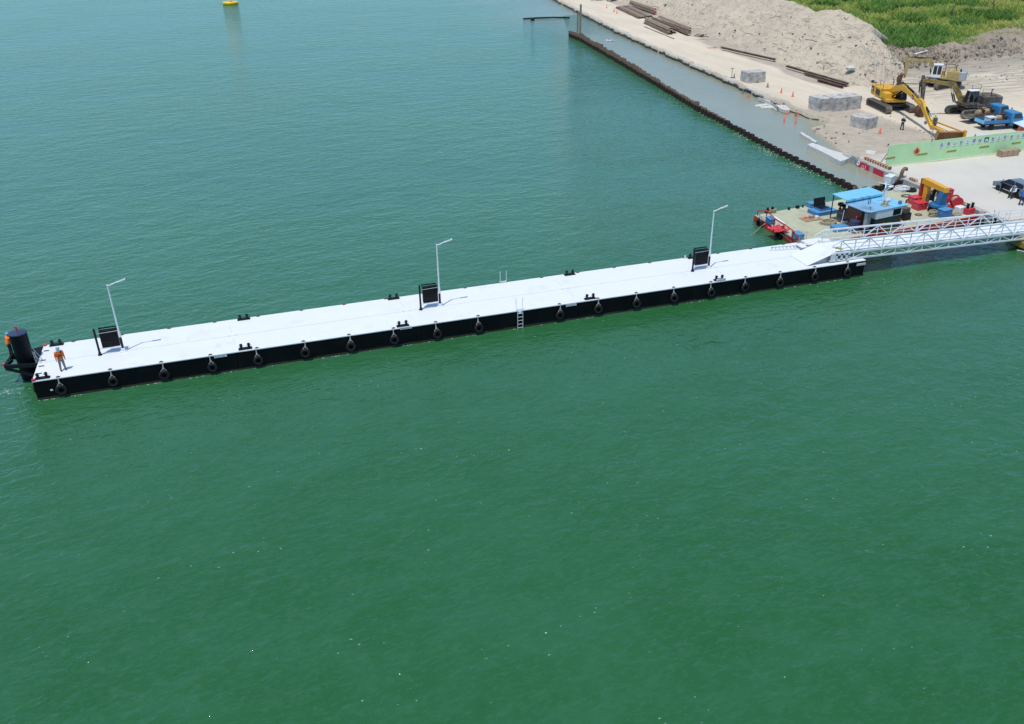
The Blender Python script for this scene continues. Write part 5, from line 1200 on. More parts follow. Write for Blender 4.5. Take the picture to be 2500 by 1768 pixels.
CONES = [(1826, 240, 0, 0, 'orange cone standing in the basin nearest the single concrete block', 0), (1813, 229, 0, 1, 'small grey cone standing in the water below the single concrete block', 0), (1907, 227, G, 0, 'orange cone on the road, left of the row of three blocks and highest', 0), (1935, 236, G, 0, 'orange cone on the road nearest the row of three blocks', 0),
         (1911, 272, 0, 0, 'orange cone in the water at the tip of the cracked slab', 0), (1920, 281, 0, 0, 'orange and white cone in the water just right of the cracked slab', 0), (1914, 299, 0, 0, 'whitish cone standing farthest out in the basin', 0), (1942, 303, 0, 0, 'orange cone standing in the water below the fallen cone', 0),
         (1942, 281, .3, 0, 'orange cone toppled over at the road edge', 1), (1874, 213, G, 1, 'grey weathered cone on the road right of the single block', 0), (1849.5, 202, G, 1, 'small grey cone right beside the single concrete block', 0), (1792, 191, G, 1, 'small grey cone left of the single concrete block', 0), (1499, 29, G, 0, 'faded orange cone beside the far steel stack', 0), (1506, 33, G, 0, 'second faded orange cone by the far steel stack, the near one', 0), (2148, 326, G, 0, 'faded orange cone on the ground right of the cube shaped block', 0), (1481, 20, G, 0, 'faded cone up the road left of the far steel stack', 0)]
used = {0: False, 1: False}
for px, py, z, k, l, fall in CONES:
    src = (cA, cB)[k]; o = src if not used[k] else copy_tree(src); used[k] = True; o.location = P(px, py, z) - V((0, 0, .08 if z == 0 else 0))
    if fall: o.rotation_euler = (0, 1.45, .2)
    else: o.rotation_euler = (random.uniform(-.05, .05), random.uniform(-.05, .05), random.uniform(0, 3))
    tag(o, l, group='traffic cones at the road edge')
r = thing('marker_post', 'small T shaped marker post at the road edge left of the single block', 'post', P(1786, 190, G)); MB().cyl((0, 0, 0), (0, 0, 1.5), .04, n=8).build('post', 'steel_brown', r); MB().box((0, 0, 1.5), (.5, .06, .1)).build('cross_bar', 'steel_brown', r); MB().box((0, 0, .05), (.5, .3, .1)).build('foot', 'steel_brown', r)
r = thing('angle_stand', 'short grey angle post on the ground left of the excavator bucket', 'post', P(2274, 336, G)); MB().box((0, 0, .6), (.08, .08, 1.2)).build('post', 'steel_grey', r); MB().box((.15, 0, 1.2), (.4, .06, .06)).build('arm', 'steel_grey', r); MB().box((.15, 0, .04), (.5, .3, .06)).build('foot', 'steel_grey', r)

# ------------------------------------------------------------------ steel stock beside the heap
def steel(a, b, w_, label, m='steel_brown', prof='pile', z=0.0, group='steel sheet piles stacked at the foot of the heap'):
    d = b - a; ln = d.length; mb = MB()
    if prof == 'pile':
        hp = [(-.5, 0), (-.30, 0), (-.20, .36), (.20, .36), (.30, 0), (.5, 0)]; ip = [(x * (.9 if abs(x) < .4 else 1), y - .06) for x, y in hp]
        for i in range(5): mb.prism([V((0, p[0] * w_, p[1] * .9)) for p in (hp[i], hp[i + 1], ip[i + 1], ip[i])], (ln, 0, 0))
    else:
        mb.bar((0, 0, .04), (ln, 0, .04), w_, .05); mb.bar((0, 0, .28), (ln, 0, .28), w_, .05); mb.bar((0, 0, .16), (ln, 0, .16), .05, .26)
    o = mb.build('steel_pile' if prof == 'pile' else 'steel_beam', m); o.location = a + V((0, 0, z + .07)); o.rotation_euler = (0, -math.asin(d.z / ln), math.atan2(d.y, d.x)); return tag(o, label, 'steel pile' if prof == 'pile' else 'steel beam', group)
A1, B1_, A2, B2_ = P(1506, 20, G), P(1562, 46, G), P(1534, 16, G), P(1590, 42, G)
nm = ['first', 'second', 'third', 'fourth', 'fifth', 'sixth']
for i in range(6): t = i / 5; steel(A1.lerp(A2, t), B1_.lerp(B2_, t), 1.0, nm[i] + ' sheet pile from the road in the flat far stack of six', 'steel_tan' if i % 3 else 'steel_brown')
steel(P(1538, 15, G), P(1600, 37, G), .9, 'thick dark sheet pile lying on top at the heap side of the far stack', 'steel_brown', z=.55)
steel(P(1539, 14, G), P(1599, 35, G), .9, 'upper pale sheet pile at the heap side of the far stack', 'steel_tan', z=.95)
r = MB().box((0, 0, .2), (.8, .6, .3)).build('red_cloth', 'red_bright', None, .08); r.location = P(1598, 33, G + 1.35); tag(r, 'red cloth on the end of the far steel stack', 'cloth')
steel(P(1576, 57, G), P(1636, 85, G), 1.2, 'bottom sheet pile of the near stack on its road side', z=0); steel(P(1577, 56, G), P(1638, 83, G), 1.2, 'second sheet pile up on the road side of the near stack', 'steel_tan', z=.38); steel(P(1577, 55, G), P(1636, 82, G), 1.2, 'topmost sheet pile on the road side of the near stack', 'steel_tan', z=.78)
steel(P(1585, 54, G), P(1647, 82, G), 1.0, 'sheet pile in the middle of the near stack, lying lower than its neighbours', 'steel_brown')
steel(P(1592, 50, G), P(1682, 88, G), 1.0, 'long sheet pile lying aslant across the near stack', 'steel_brown', z=.30); steel(P(1594, 49, G), P(1684, 81, G), 1.0, 'sheet pile on the heap side of the near stack', 'steel_brown', z=.25); steel(P(1610, 48, G), P(1684, 78, G), 1.0, 'rearmost sheet pile of the near stack against the sand', 'steel_tan', z=.5)
o = MB().tube([(0, 0, .08), (1, 0, .08)], .08, 8).build('steel_pipe', 'steel_brown'); a, b = P(1573, 66, G), P(1646, 96, G); d = b - a; o.location = a; o.rotation_euler = (0, 0, math.atan2(d.y, d.x)); o.scale = (d.length, 1, 1); tag(o, 'single thin pipe lying on the road beside the near steel stack', 'pipe')
steel(P(1760, 122, G), P(1892, 152, G), .5, 'long single steel beam at the foot of the heap, the far one', 'steel_brown', 'beam', .25, 'long beams at the foot of the sand heap')
steel(P(1919, 168, G), P(2070, 212, G), .45, 'long steel beam at the foot of the heap behind the row of blocks', 'steel_brown', 'beam', .25, 'long beams at the foot of the sand heap')
steel(P(1964, 184, G), P(2066, 213, G), .45, 'middle steel beam of the three near the row of blocks', 'steel_brown', 'beam', .1, 'long beams at the foot of the sand heap'); steel(P(1996, 200, G), P(2058, 217, G), .4, 'short rusty steel beam in front of the longer two', 'rust', 'beam', .05, 'long beams at the foot of the sand heap')

# ------------------------------------------------------------------ excavators
def strip(mb, pts, th, wd, y=0.0):        # plate girder following (d, z) points, thickness per point
    up_ = []; lo = []
    for i, p in enumerate(pts):
        d = (pts[min(i + 1, len(pts) - 1)] - pts[max(i - 1, 0)]).normalized(); n = V((-d.y, d.x)); t = th[i] / 2
        up_.append(p + n * t); lo.append(p - n * t)
    for i in range(len(pts) - 1):
        q = [lo[i], lo[i + 1], up_[i + 1], up_[i]]; mb.prism([V((p.x, y - wd / 2, p.y)) for p in q], (0, wd, 0))
def track(parent, y, L_, w_, m, fm, rz):
    hgt = 1.05; r_ = hgt / 2; poly = []
    for k in range(9): a = -PI / 2 + PI * k / 8; poly.append((L_ / 2 - r_ + r_ * math.cos(a), r_ + r_ * math.sin(a)))
    for k in range(9): a = PI / 2 + PI * k / 8; poly.append((-L_ / 2 + r_ + r_ * math.cos(a), r_ + r_ * math.sin(a)))
    Rm = Matrix.Rotation(rz, 3, 'Z'); mb = MB(); inn = [((x * (L_ - .28) / L_), r_ + (z - r_) * .74) for x, z in poly]; n = len(poly)
    for i in range(n):
        j = (i + 1) % n; q = [poly[i], poly[j], inn[j], inn[i]]; mb.prism([Rm @ V((p[0], y - w_ / 2, p[1])) for p in q], Rm @ V((0, w_, 0)))
    per = 0; pts = poly + [poly[0]]; step = .24; acc = 0       # grouser bars
    for i in range(n):
        a, b = V(pts[i]), V(pts[i + 1]); ln = (b - a).length; d = (b - a) / ln if ln else a
        while acc < ln:
            p = a + d * acc; nn = V((d.y, -d.x)); c = p + nn * .02; mb.bar(Rm @ V((c.x, y - w_ / 2, c.y)), Rm @ V((c.x, y + w_ / 2, c.y)), .05, .06); acc += step
        acc -= ln
    t = mb.build('track', m, parent)
    mb = MB(); mb.box(Rm @ V((0, y, r_)), (L_ - 1.3, w_ * .7, hgt * .5), rz=rz)
    mb.build('track_frame', fm, t)
    rot = Rm @ Matrix.Rotation(PI / 2, 3, 'X')
    mb = MB()
    for k in range(7): x = -L_ / 2 + 1.2 + (L_ - 2.4) * k / 6; mb.lathe([(.05, -w_ * .5), (.16, -w_ * .48), (.16, w_ * .48), (.05, w_ * .5)], Rm @ V((x, y, .26)), 12, rot)
    mb.build('track_rollers', 'track_dark', t)
    for x in (-L_ / 2 + r_, L_ / 2 - r_): MB().lathe([(.12, -w_ * .52), (.3, -w_ * .5), (.36, -w_ * .38), (.36, w_ * .38), (.3, w_ * .5), (.12, w_ * .52)], Rm @ V((x, y, r_)), 16, rot).build('sprocket', fm, t)
    return t
def excavator(name, label, c, h, trz, s, mats, J, cab_white=False, L_=5.6, gauge=3.0, tw=.75, cab_y=.95, tail=3.4):
    """J: joints (distance, height) of foot, bend, tip (boom), stick top, stick end, bucket points"""
    body, boomm, trackm, cabm, roofm, cw = mats
    ang = math.atan2(h.y, h.x); r = thing(name, label, 'excavator', (c.x, c.y, G), ang)
    for y in (-gauge / 2, gauge / 2): track(r, y, L_, tw, trackm[0], trackm[1], trz - ang)
    Rm = Matrix.Rotation(trz - ang, 3, 'Z')
    mb = MB(); mb.box((0, 0, .75), (L_ * .45, gauge, .4), rz=trz - ang); mb.lathe([(.75, .9), (.75, 1.25)], n=20); mb.build('undercarriage', trackm[1], r)
    z0 = 1.25
    mb = MB(); mb.box((-tail / 2 + .9, 0, z0 + .2), (tail + 1.4, 2.8, .4)); hs = mb.build('house_frame', body, r, .03)
    mb = MB(); mb.box((-tail * .52, 0, z0 + .90), (tail * .62, 2.75, 1.0)); mb.box((-tail * .50, -.1, z0 + 1.48), (tail * .5, 1.7, .22), top=(.85, .8)); eh = mb.build('engine_hood', body if not cw == 'grime' else 'grime', r, .06)
    mb = MB(); mb.tube([(-tail * .55, .9, z0 + 1.7), (-tail * .55, .9, z0 + 2.25), (-tail * .6, .9, z0 + 2.35)], .07, 8); mb.build('exhaust', 'black', eh)
    mb = MB(); poly = [V((-tail * .72, -1.42, z0 + .1))] + [V((-tail - .25 * math.cos((k / 6 - .5) * PI), -1.42 + 2.84 * k / 6, z0 + .1)) for k in range(7)] + [V((-tail * .72, 1.42, z0 + .1))]; mb.prism(poly, (0, 0, 1.3)); wg = mb.build('counterweight', cw, r, .08)
    mb = MB()
    for ysg in (-1.38, 1.38):
        mb.tube([(-.3, ysg, z0 + .4), (-.3, ysg, z0 + 2.5), (-1.6, ysg, z0 + 2.5), (-1.6, ysg, z0 + 1.6)], .03, 6); mb.tube([(-.3, ysg, z0 + 2.0), (-1.6, ysg, z0 + 2.0)], .025, 6)
    mb.build('hand_rail', 'black', r)
    mb = MB(); mb.box((.35, -cab_y, z0 + .75), (1.5, 1.0, .8)); mb.build('side_box', body, r, .06)
    mb = MB(); mb.hexa([V(p) for p in ((.15, cab_y - .55, z0 + .35), (1.75, cab_y - .55, z0 + .35), (1.75, cab_y + .5, z0 + .35), (.15, cab_y + .5, z0 + .35), (.15, cab_y - .5, z0 + 2.25), (1.45, cab_y - .5, z0 + 2.25), (1.45, cab_y + .45, z0 + 2.25), (.15, cab_y + .45, z0 + 2.25))]); cb = mb.build('cab', cabm, r, .05)
    mb = MB(); mb.box((.80, cab_y - .03, z0 + 2.29), (1.42, 1.05, .10)); mb.build('cab_roof', roofm, cb, .03)
    mb = MB(); mb.hexa([V(p) for p in ((1.70, cab_y - .42, z0 + .75), (1.74, cab_y - .42, z0 + .75), (1.74, cab_y + .38, z0 + .75), (1.70, cab_y + .38, z0 + .75), (1.47, cab_y - .40, z0 + 2.12), (1.51, cab_y - .40, z0 + 2.12), (1.51, cab_y + .36, z0 + 2.12), (1.47, cab_y + .36, z0 + 2.12))]); mb.build('windscreen', 'glass', cb)
    for k in (-1, 1):
        y_ = cab_y + (.485 if k > 0 else -.535)
        for (a, b) in ((.25, .78), (.88, 1.40)): mb = MB(); mb.prism([V((a, y_, z0 + .85)), V((b, y_, z0 + .85)), V((b - .02, y_ - k * .02, z0 + 2.1)), V((a, y_ - k * .02, z0 + 2.1))], (0, .025 * k, 0)); mb.build('side_window', 'glass', cb)
    mb = MB(); strip(mb, J['boom'], [.55 * s, .85 * s, .8 * s, .55 * s, .45 * s][:len(J['boom'])], .5 * s); bo = mb.build('boom', boomm, r, .02)
    mb = MB(); strip(mb, J['stick'], [.35 * s, .75 * s, .6 * s, .35 * s][:len(J['stick'])], .38 * s); stq = mb.build('stick', J.get('stick_mat', boomm), r, .02)
    mb = MB(); bp_ = J['boom']
    for yy in (-.1, .08): mb.tube([(q.x, yy, q.y + .5 * s) for q in bp_[1:]], .04, 5)
    mb.build('boom_hoses', 'black', bo)
    cyl = J['cyl']
    for (a, b) in cyl:
        mid = a.lerp(b, .55)
        for yy in ((-.32, .32) if (a, b) == cyl[0] else (0,)):
            mb = MB(); mb.cyl((a.x, yy * s, a.y), (mid.x, yy * s, mid.y), .11 * s, n=10); o = mb.build('cylinder', 'black' if boomm == 'cat_yellow' else trackm[1], r)
            MB().cyl((mid.x, yy * s, mid.y), (b.x, yy * s, b.y), .06 * s, n=8).build('piston_rod', 'chrome', o)
    return r, dict(house=hs, boom=bo, stick=stq, weight=wg, hood=eh)
def bucket(parent, p, w_, R_, ang, m):     # curved scoop hanging at p=(d, z)
    mb = MB(); out = []; k = 8
    for i in range(k + 1): a = ang + i * PI * 1.05 / k; out.append(V((p.x + R_ * math.cos(a), p.y + R_ * math.sin(a))))
    for i in range(k): 
        a, b = out[i], out[i + 1]; ai, bi = p + (a - p) * .9, p + (b - p) * .9; mb.prism([V((q.x, -w_ / 2, q.y)) for q in (a, b, bi, ai)], (0, w_, 0))
    for y in (-w_ / 2, w_ / 2 - .04): mb.prism([V((q.x, y, q.y)) for q in out], (0, .04, 0))
    for i in range(5): y = -w_ / 2 + w_ * (i + .5) / 5; e = out[-1]; d = (out[-1] - out[-2]).normalized(); mb.bar((e.x, y, e.y), (e.x + d.x * .25, y, e.y + d.y * .25), .1, .06)
    return mb.build('bucket', m, parent)
# the near bright yellow machine with the long front
c1 = V((90.6, 108.4, 0)); tgt = P(2297, 338, 1.0); h1 = V((tgt.x - c1.x, tgt.y - c1.y, 0)).normalized()
def pv(c, h): return lambda x, y: PV(x, y, c, h) - V((0, G))
f = pv(c1, h1)
trz1 = math.atan2(105.4 - 112.0, 87.95 - 89.2)
J = dict(boom=[f(2166, 231), f(2186, 218), f(2206, 213), f(2228, 232), f(2252, 258)], stick=[f(2245, 242), f(2252, 252), f(2264, 285), f(2276, 314)], cyl=[(f(2178, 240), f(2204, 222)), (f(2216, 211), f(2242, 238)), (f(2262, 262), f(2274, 285))])
ex1, pt = excavator('long_reach_excavator', 'bright yellow excavator with long front and wide rusty bucket behind the hoarding', c1, h1, trz1, 1.0, ('cat_yellow', 'cat_yellow', ('track', 'track_dark'), 'black', 'car_dark', 'cat_yellow'), J, L_=6.3, gauge=3.5, tw=.8, cab_y=.95, tail=4.7)
zb = f(2276, 314); bk = f(2300, 333)
bpos = V((bk.x + .2, .62)); bw = 3.3
bo = bucket(ex1, bpos, bw, .72, PI * .35, 'bucket_rust')
ybk = .55
bo.location = (0, ybk + .4, 0)
mb = MB(); e = f(2272, 293); mb.bar((e.x, .05, e.y), (bpos.x + .3, ybk + .3 + bw / 2, bpos.y + .55), .14, .18); mb.bar((zb.x - .1, -.05, zb.y + .25), (bpos.x - .2, ybk - bw / 2 + 1.0, bpos.y + .6), .34, .34); mb.box((bpos.x + .3, ybk + .35 + bw / 2, bpos.y + .3), (.4, .25, 1.1)); mb.bar((e.x + .9, .3, e.y - .5), (bpos.x, ybk + .2, bpos.y + .6), .08); mb.build('yoke', 'cat_yellow', ex1, .01)
mb = MB(); mb.box((zb.x + .15, .1, zb.y + 1.0), (.45, .4, .8)); mb.cyl((zb.x + .2, .1, zb.y + .3), (zb.x + .5, .1, zb.y + .9), .14); mb.build('tilt_joint', 'grime', ex1)
def badge(parent, loc, rot, sz):
    mb = MB(); mb.box((0, 0, 0), (sz * 1.15, .02, sz)); o = mb.build('badge', 'black', parent); o.location = loc; o.rotation_euler = rot
    MB().prism([V((-sz * .5, -.018, -sz * .42)), V((sz * .5, -.018, -sz * .42)), V((sz * .2, -.018, sz * .0)), V((-sz * .5, -.018, sz * .1))], (0, -.004, 0)).build('badge_patch', 'cat_red', o)
    text_mesh('CAT', sz * .52, 'white', 'badge_lettering', o, Matrix.Translation((0, -.028, 0)) @ T)
badge(ex1, (-4.0, -1.46, 2.05), (0, 0, 0), .75)
mid = J['boom'][3].lerp(J['boom'][4], .2); dv = J['boom'][4] - J['boom'][3]; badge(ex1, (mid.x, -.27, mid.y), (0, -math.atan2(dv.y, dv.x), 0), .55)
mb = MB(); mb.box((-2.0, -1.42, 2.0), (1.5, .03, .7)); mb.build('grille', 'black', ex1)
# the weathered dark machine beside the trucks
c2 = V((98.6, 101.6, 0)); tg = P(2247, 284, G); h2 = V((tg.x - c2.x, tg.y - c2.y, 0)).normalized(); f = pv(c2, h2)
J = dict(boom=[f(2345, 246), f(2340, 228), f(2328, 206), f(2290, 201), f(2252, 196)], stick=[f(2254, 184), f(2255, 202), f(2253, 225), f(2250, 262)], stick_mat='grime', cyl=[(f(2330, 250), f(2322, 210)), (f(2315, 199), f(2262, 186)), (f(2246, 200), f(2243, 245))])
ex2, pt = excavator('weathered_excavator', 'weathered dark brown excavator with dull yellow boom beside the blue trucks', c2, h2, PI + .02, .85, ('grime', 'old_yellow', ('track', 'track_dark'), 'grime', 'white', 'grime'), J, L_=5.6, gauge=3.1, tw=.75, cab_y=.95, tail=3.4)
e = f(2246, 270); bucket(ex2, V((e.x - .2, .72)), 1.4, .75, -PI * .55, 'rust')
# the pale machine at the foot of the bank
c3 = V((107.6, 118.3, 0)); tg = P(2203, 206, G); h3 = V((tg.x - c3.x, tg.y - c3.y, 0)).normalized(); f = pv(c3, h3)
J = dict(boom=[f(2283, 186), f(2281, 165), f(2273, 148), f(2245, 147), f(2218, 146)], stick=[f(2214, 136), f(2215, 150), f(2212, 172), f(2208, 190)], cyl=[(f(2273, 188), f(2270, 152)), (f(2262, 144), f(2222, 140)), (f(2209, 152), f(2207, 180))])
ex3, pt = excavator('pale_excavator', 'faded yellow excavator with white cab at the foot of the earth bank', c3, h3, PI + .12, .8, ('pale_yellow', 'pale_yellow', ('track', 'track_dark'), 'white', 'white', 'steel_grey'), J, L_=5.2, gauge=2.9, tw=.7, cab_y=.95, tail=3.3)
e = f(2203, 194); bucket(ex3, V((e.x + .1, .8)), 1.3, .75, -PI * .5, 'rust')

# ------------------------------------------------------------------ trucks
def wheel(parent, x, y, z, r_, w_, tm='rubber'):
    rot = Matrix.Rotation(PI / 2, 3, 'X'); s = 1 if y > 0 else -1
    t = MB().lathe([(r_ * .6, -w_ / 2), (r_ * .95, -w_ / 2), (r_, -w_ * .35), (r_, w_ * .35), (r_ * .95, w_ / 2), (r_ * .6, w_ / 2)], (x, y, z), 20, rot).build('wheel', tm, parent)
    MB().lathe([(r_ * .62, -w_ * .48), (r_ * .5, -w_ * .3), (r_ * .15, -w_ * .42), (r_ * .15, w_ * .42), (r_ * .5, w_ * .3), (r_ * .62, w_ * .48)], (x, y, z), 16, rot).build('rim', 'alloy', t)
def truck(label, c, rz, open_gate=False, side='truck_blue', floor='truck_bed'):
    r = thing('flatbed_truck', label, 'truck', (c.x, c.y, G), rz, 'blue flatbed trucks')
    mb = MB(); mb.box((0, 0, .62), (5.6, .8, .2)); mb.box((-1, 0, .75), (3.6, 1.2, .12)); mb.build('chassis', 'black', r)
    for x in (-1.6, 1.95):
        for y in (-.82, .82): wheel(r, x, y, .38, .38, .24)
    mb = MB(); mb.box((-1.05, 0, .86), (3.7, 2.0, .08)); bd = mb.build('bed', floor, r)
    for y in (-1.0, 1.0): MB().box((-1.05, y, 1.08), (3.7, .05, .42)).build('side_board', side, r)
    if open_gate: MB().bar((-2.92, 0, .86), (-3.6, 0, .70), 2.0, .05).build('tail_gate', 'grime', r)
    else:
        mb = MB(); mb.box((-2.92, 0, 1.08), (.05, 2.0, .42))
        for k in (-.5, 0, .5): mb.box((-2.96, k, 1.08), (.04, .06, .42))
        mb.build('tail_gate', 'sky_blue', r)
    MB().box((.82, 0, 1.35), (.06, 2.0, .95)).build('head_board', 'truck_blue', r)
    mb = MB(); prof = [(.95, .55), (2.75, .55), (2.82, .95), (2.72, 1.35), (2.35, 2.08), (2.2, 2.14), (1.1, 2.14), (.95, 2.05)]
    mb.prism([V((x, -.95, z)) for x, z in prof], (0, 1.9, 0)); cb = mb.build('cab', 'truck_blue', r, .06)
    mb = MB(); mb.hexa([V(p) for p in ((2.69, -.8, 1.42), (2.73, -.8, 1.42), (2.73, .8, 1.42), (2.69, .8, 1.42), (2.38, -.75, 2.02), (2.42, -.75, 2.02), (2.42, .75, 2.02), (2.38, .75, 2.02))]); mb.build('windscreen', 'glass', cb)
    for s in (-1, 1):
        mb = MB(); mb.prism([V((1.3, s * .955, 1.38)), V((2.5, s * .955, 1.38)), V((2.25, s * .955, 1.98)), V((1.35, s * .955, 1.98))], (0, s * .015, 0)); mb.build('door_window', 'glass', cb)
        MB().box((2.81, s * .7, .85), (.06, .3, .16)).build('headlight', 'white', cb)
        mb = MB(); mb.tube([(2.5, s * .95, 1.5), (2.75, s * 1.2, 1.55), (2.75, s * 1.2, 1.8)], .02, 6); mb.box((2.75, s * 1.2, 1.75), (.05, .14, .26)); mb.build('mirror', 'black', cb)
    MB().box((2.85, 0, .55), (.12, 1.9, .2)).build('bumper', 'black', cb)
    return r
tb = V((96.6, 94.3, 0)); rb = math.radians(-8)
t1 = truck('blue flatbed truck right behind the hoarding, with a white box in its bed', tb, rb)
ta = V((97.9, 97.9, 0)); ra = math.radians(-2)
t2 = truck('blue flatbed truck farther from the hoarding, its bed heaped with rusty machinery', ta, ra, True, 'grime', 'grime')
def on_bed(base, rz, x, y, z): return V((base.x, base.y, G)) + Matrix.Rotation(rz, 3, 'Z') @ V((x, y, z))
r = thing('white_case', 'white case with dark openings in the bed of the near blue truck', 'case', on_bed(tb, rb, -1.6, -.3, .91), rb + .1); MB().box((0, 0, .35), (1.1, .9, .7)).build('case', 'plastic_white', r, .02); MB().box((0, -.46, .35), (.5, .03, .4)).build('opening', 'black', r); MB().box((0, 0, .72), (1.2, 1.0, .04)).build('lid', 'plastic_white', r)
def engine(label, loc, rz):
    r = thing('scrap_engine', label, 'engine', loc, rz, 'machinery carried on the blue trucks')
    MB().lathe([(.05, -.5), (.32, -.45), (.36, -.3), (.36, .3), (.32, .45), (.05, .5)], (-.2, 0, .4), 18, Matrix.Rotation(PI / 2, 3, 'Y')).build('tank', 'tank_tan', r)
    mb = MB(); mb.box((.45, 0, .35), (.7, .8, .7)); mb.rock((.4, .1, .8), .35, 3); mb.rock((.7, -.2, .6), .3, 4); mb.tube([(0, .2, .7), (.4, .35, 1.1), (.8, .1, .9)], .07, 8); mb.build('block', 'track_dark', r)
    mb = MB(); mb.cyl((-.8, -.3, .2), (.2, -.4, .25), .14); mb.build('pipe', 'rust', r); return r
engine('rusty engine with tan tank in the near blue truck behind its white case', on_bed(tb, rb, .0, .1, .91), rb)
engine('rusty engine with tan tank on the far blue truck next to its cab', on_bed(ta, ra, .0, .1, .91), ra + .1)
engine('rusty engine part on the far blue truck near its open tail gate', on_bed(ta, ra, -1.5, -.1, .91), ra + .5)

# ------------------------------------------------------------------ car
car = thing('parked_car', 'dark blue grey car parked at the right edge with its left doors open', 'car', (77.5, 71.45, G), math.radians(86))
prof = [(-2.3, .35), (-2.32, .75), (-2.2, 1.0), (-1.95, 1.05), (2.2 - .95, .98), (2.0, .82), (2.28, .62), (2.3, .35)]
mb = MB(); hw = .88
body = [(-2.3, .32), (2.25, .30), (2.32, .55), (2.22, .78), (1.85, .92), (1.05, 1.02), (-2.1, 1.06), (-2.3, .95)]
for a, b in ((-hw, -.62), (.70, hw)): mb.prism([V((x, a, z)) for x, z in body] if a > 0 else [V((x, a, z)) for x, z in body], (0, b - a, 0))
mb = MB()
mb.prism([V((x, -hw, z)) for x, z in body], (0, hw * 2 - .08, 0)); bodyo = mb.build('body', 'car_paint', car, .06)
for x0, x1 in ((1.02, 2.30), (-2.3, -1.55)):
    MB().prism([V((x0, hw - .085, .32)), V((x1, hw - .085, .32)), V((x1, hw - .085, .80)), V((x0, hw - .085, 1.0))], (0, .085, 0)).build('fender', 'car_paint', car, .02)
MB().box((-.28, hw - .075, .68), (2.55, .012, .62)).build('door_opening', 'car_dark', car)
MB().box((-.28, hw - .04, .34), (2.6, .1, .1)).build('sill', 'car_dark', car)
gh = MB(); g0 = [(1.15, 1.0), (-2.15, 1.04)]
gh.hexa([V(p) for p in ((-2.15, -.82, 1.04), (1.1, -.80, 1.0), (1.1, .78, 1.0), (-2.15, .78, 1.04), (-1.75, -.62, 1.48), (.35, -.62, 1.50), (.35, .60, 1.50), (-1.75, .60, 1.48))]); cbn = gh.build('glasshouse', 'glass', car, .03)
MB().hexa([V(p) for p in ((-1.85, -.66, 1.47), (.42, -.66, 1.49), (.42, .64, 1.49), (-1.85, .64, 1.47), (-1.7, -.55, 1.56), (.25, -.55, 1.57), (.25, .53, 1.57), (-1.7, .53, 1.56))]).build('roof', 'car_paint', car, .04)
for y in (-.70, .68):
    mb = MB(); mb.bar((.40, y * .94, 1.50), (1.15, y * 1.16, 1.0), .07); mb.bar((-.55, y * .95, 1.50), (-.62, y * 1.2, .42), .08); mb.bar((-1.75, y * .94, 1.48), (-2.15, y * 1.16, 1.02), .12); mb.build('pillar', 'car_paint', car)
for x in (-1.38, 1.42):
    for y in (-.78, .80): wheel(car, x, y, .32, .32, .2)
for x, a, ln, l in ((1.0, .80, 1.05, ''), (-.62, .75, .9, '')):
    d = V((-math.cos(a), math.sin(a), 0)) * ln; b0 = V((x, hw - .02, .38)); mb = MB()
    mb.hexa([b0, b0 + d, b0 + d + V((.06, 0, 0)), b0 + V((.06, 0, 0)), b0 + V((0, 0, .62)), b0 + d + V((0, 0, .62)), b0 + d + V((.06, 0, .62)), b0 + V((.06, 0, .62))]); dr = mb.build('door', 'car_paint', car, .01)
    mb = MB(); mb.tube([b0 + V((.03, 0, .62)), b0 + d * .25 + V((.03, -.1, 1.05)), b0 + d + V((.03, -.1, 1.08)), b0 + d + V((.03, 0, .62))], .025, 6); mb.build('window_frame', 'black', dr)
mb = MB(); mb.box((.05, .35, .62), (.6, .5, .25)); mb.box((-.2, .35, .95), (.15, .5, .6)); mb.build('seat', 'seat_grey', car, .05)
mb = MB(); mb.box((-1.15, 0, .62), (.6, 1.2, .25)); mb.build('seat', 'seat_grey', car, .05)
mb = MB(); mb.box((.2, hw + .02, .44), (1.0, .05, .08)); mb.build('step_plate', 'alloy', car)
mb = MB(); mb.box((2.24, .55, .66), (.12, .4, .14)); mb.build('headlight', 'white', car, .03)
mb = MB(); mb.box((2.24, -.55, .66), (.12, .4, .14)); mb.build('headlight', 'white', car, .03)
MB().box((1.0, hw + .16, 1.02), (.12, .2, .13)).build('wing_mirror', 'car_dark', car, .03)
carM = Matrix.Translation(car.location) @ Matrix.Rotation(math.radians(86), 4, 'Z')
o = MB().rock((0, 0, .2), .28, 5).build('green_bag', 'bag_green'); o.location = carM @ V((-.78, .98, .30)); tag(o, 'bright green bag in the open rear doorway of the car', 'bag')
# people on the site
J = stand(spread=.10, arms='crossed')
def vest(r, J):
    mb = MB(); mb.lathe([(.178, -.05), (.182, .0), (.178, .05)], (0, 0, 1.08), 16); 
    for s in (-1, 1): mb.tube([(s * .11, -.12, 1.44), (s * .12, .13, 1.42), (s * .12, .17, 1.2)], .025, 6)
    mb.build('vest_stripe', 'vest_green', r)
q = P(2201, 317, G); person('worker in black top, navy trousers and white helmet beside the long excavator', q, -1.2, J, 'cloth_black', 'cloth_navy', 'helmet_white', extra=vest)
Js = dict(pelvis=(0, 0, .58), chest=(0, .06, .92), neck=(0, .12, 1.10), head=(0, .17, 1.24))
for s, k in ((-1, 'L'), (1, 'R')):
    Js['sh' + k] = (s * .20, .08, 1.02); Js['hip' + k] = (s * .10, .05, .58); Js['kn' + k] = (s * .17, .46, .56); Js['an' + k] = (s * .16, .52, .10); Js['el' + k] = (s * .27, .22, .80); Js['ha' + k] = (s * .12, .42, .74)
q = carM @ V((-1.05, 1.02, -.06)); person('person in white shirt and sun hat sitting in the rear doorway of the car', (q.x, q.y, G - .03), math.radians(86) + .35, Js, 'cloth_white', 'cloth_black', 'hat_tan', 'hat')
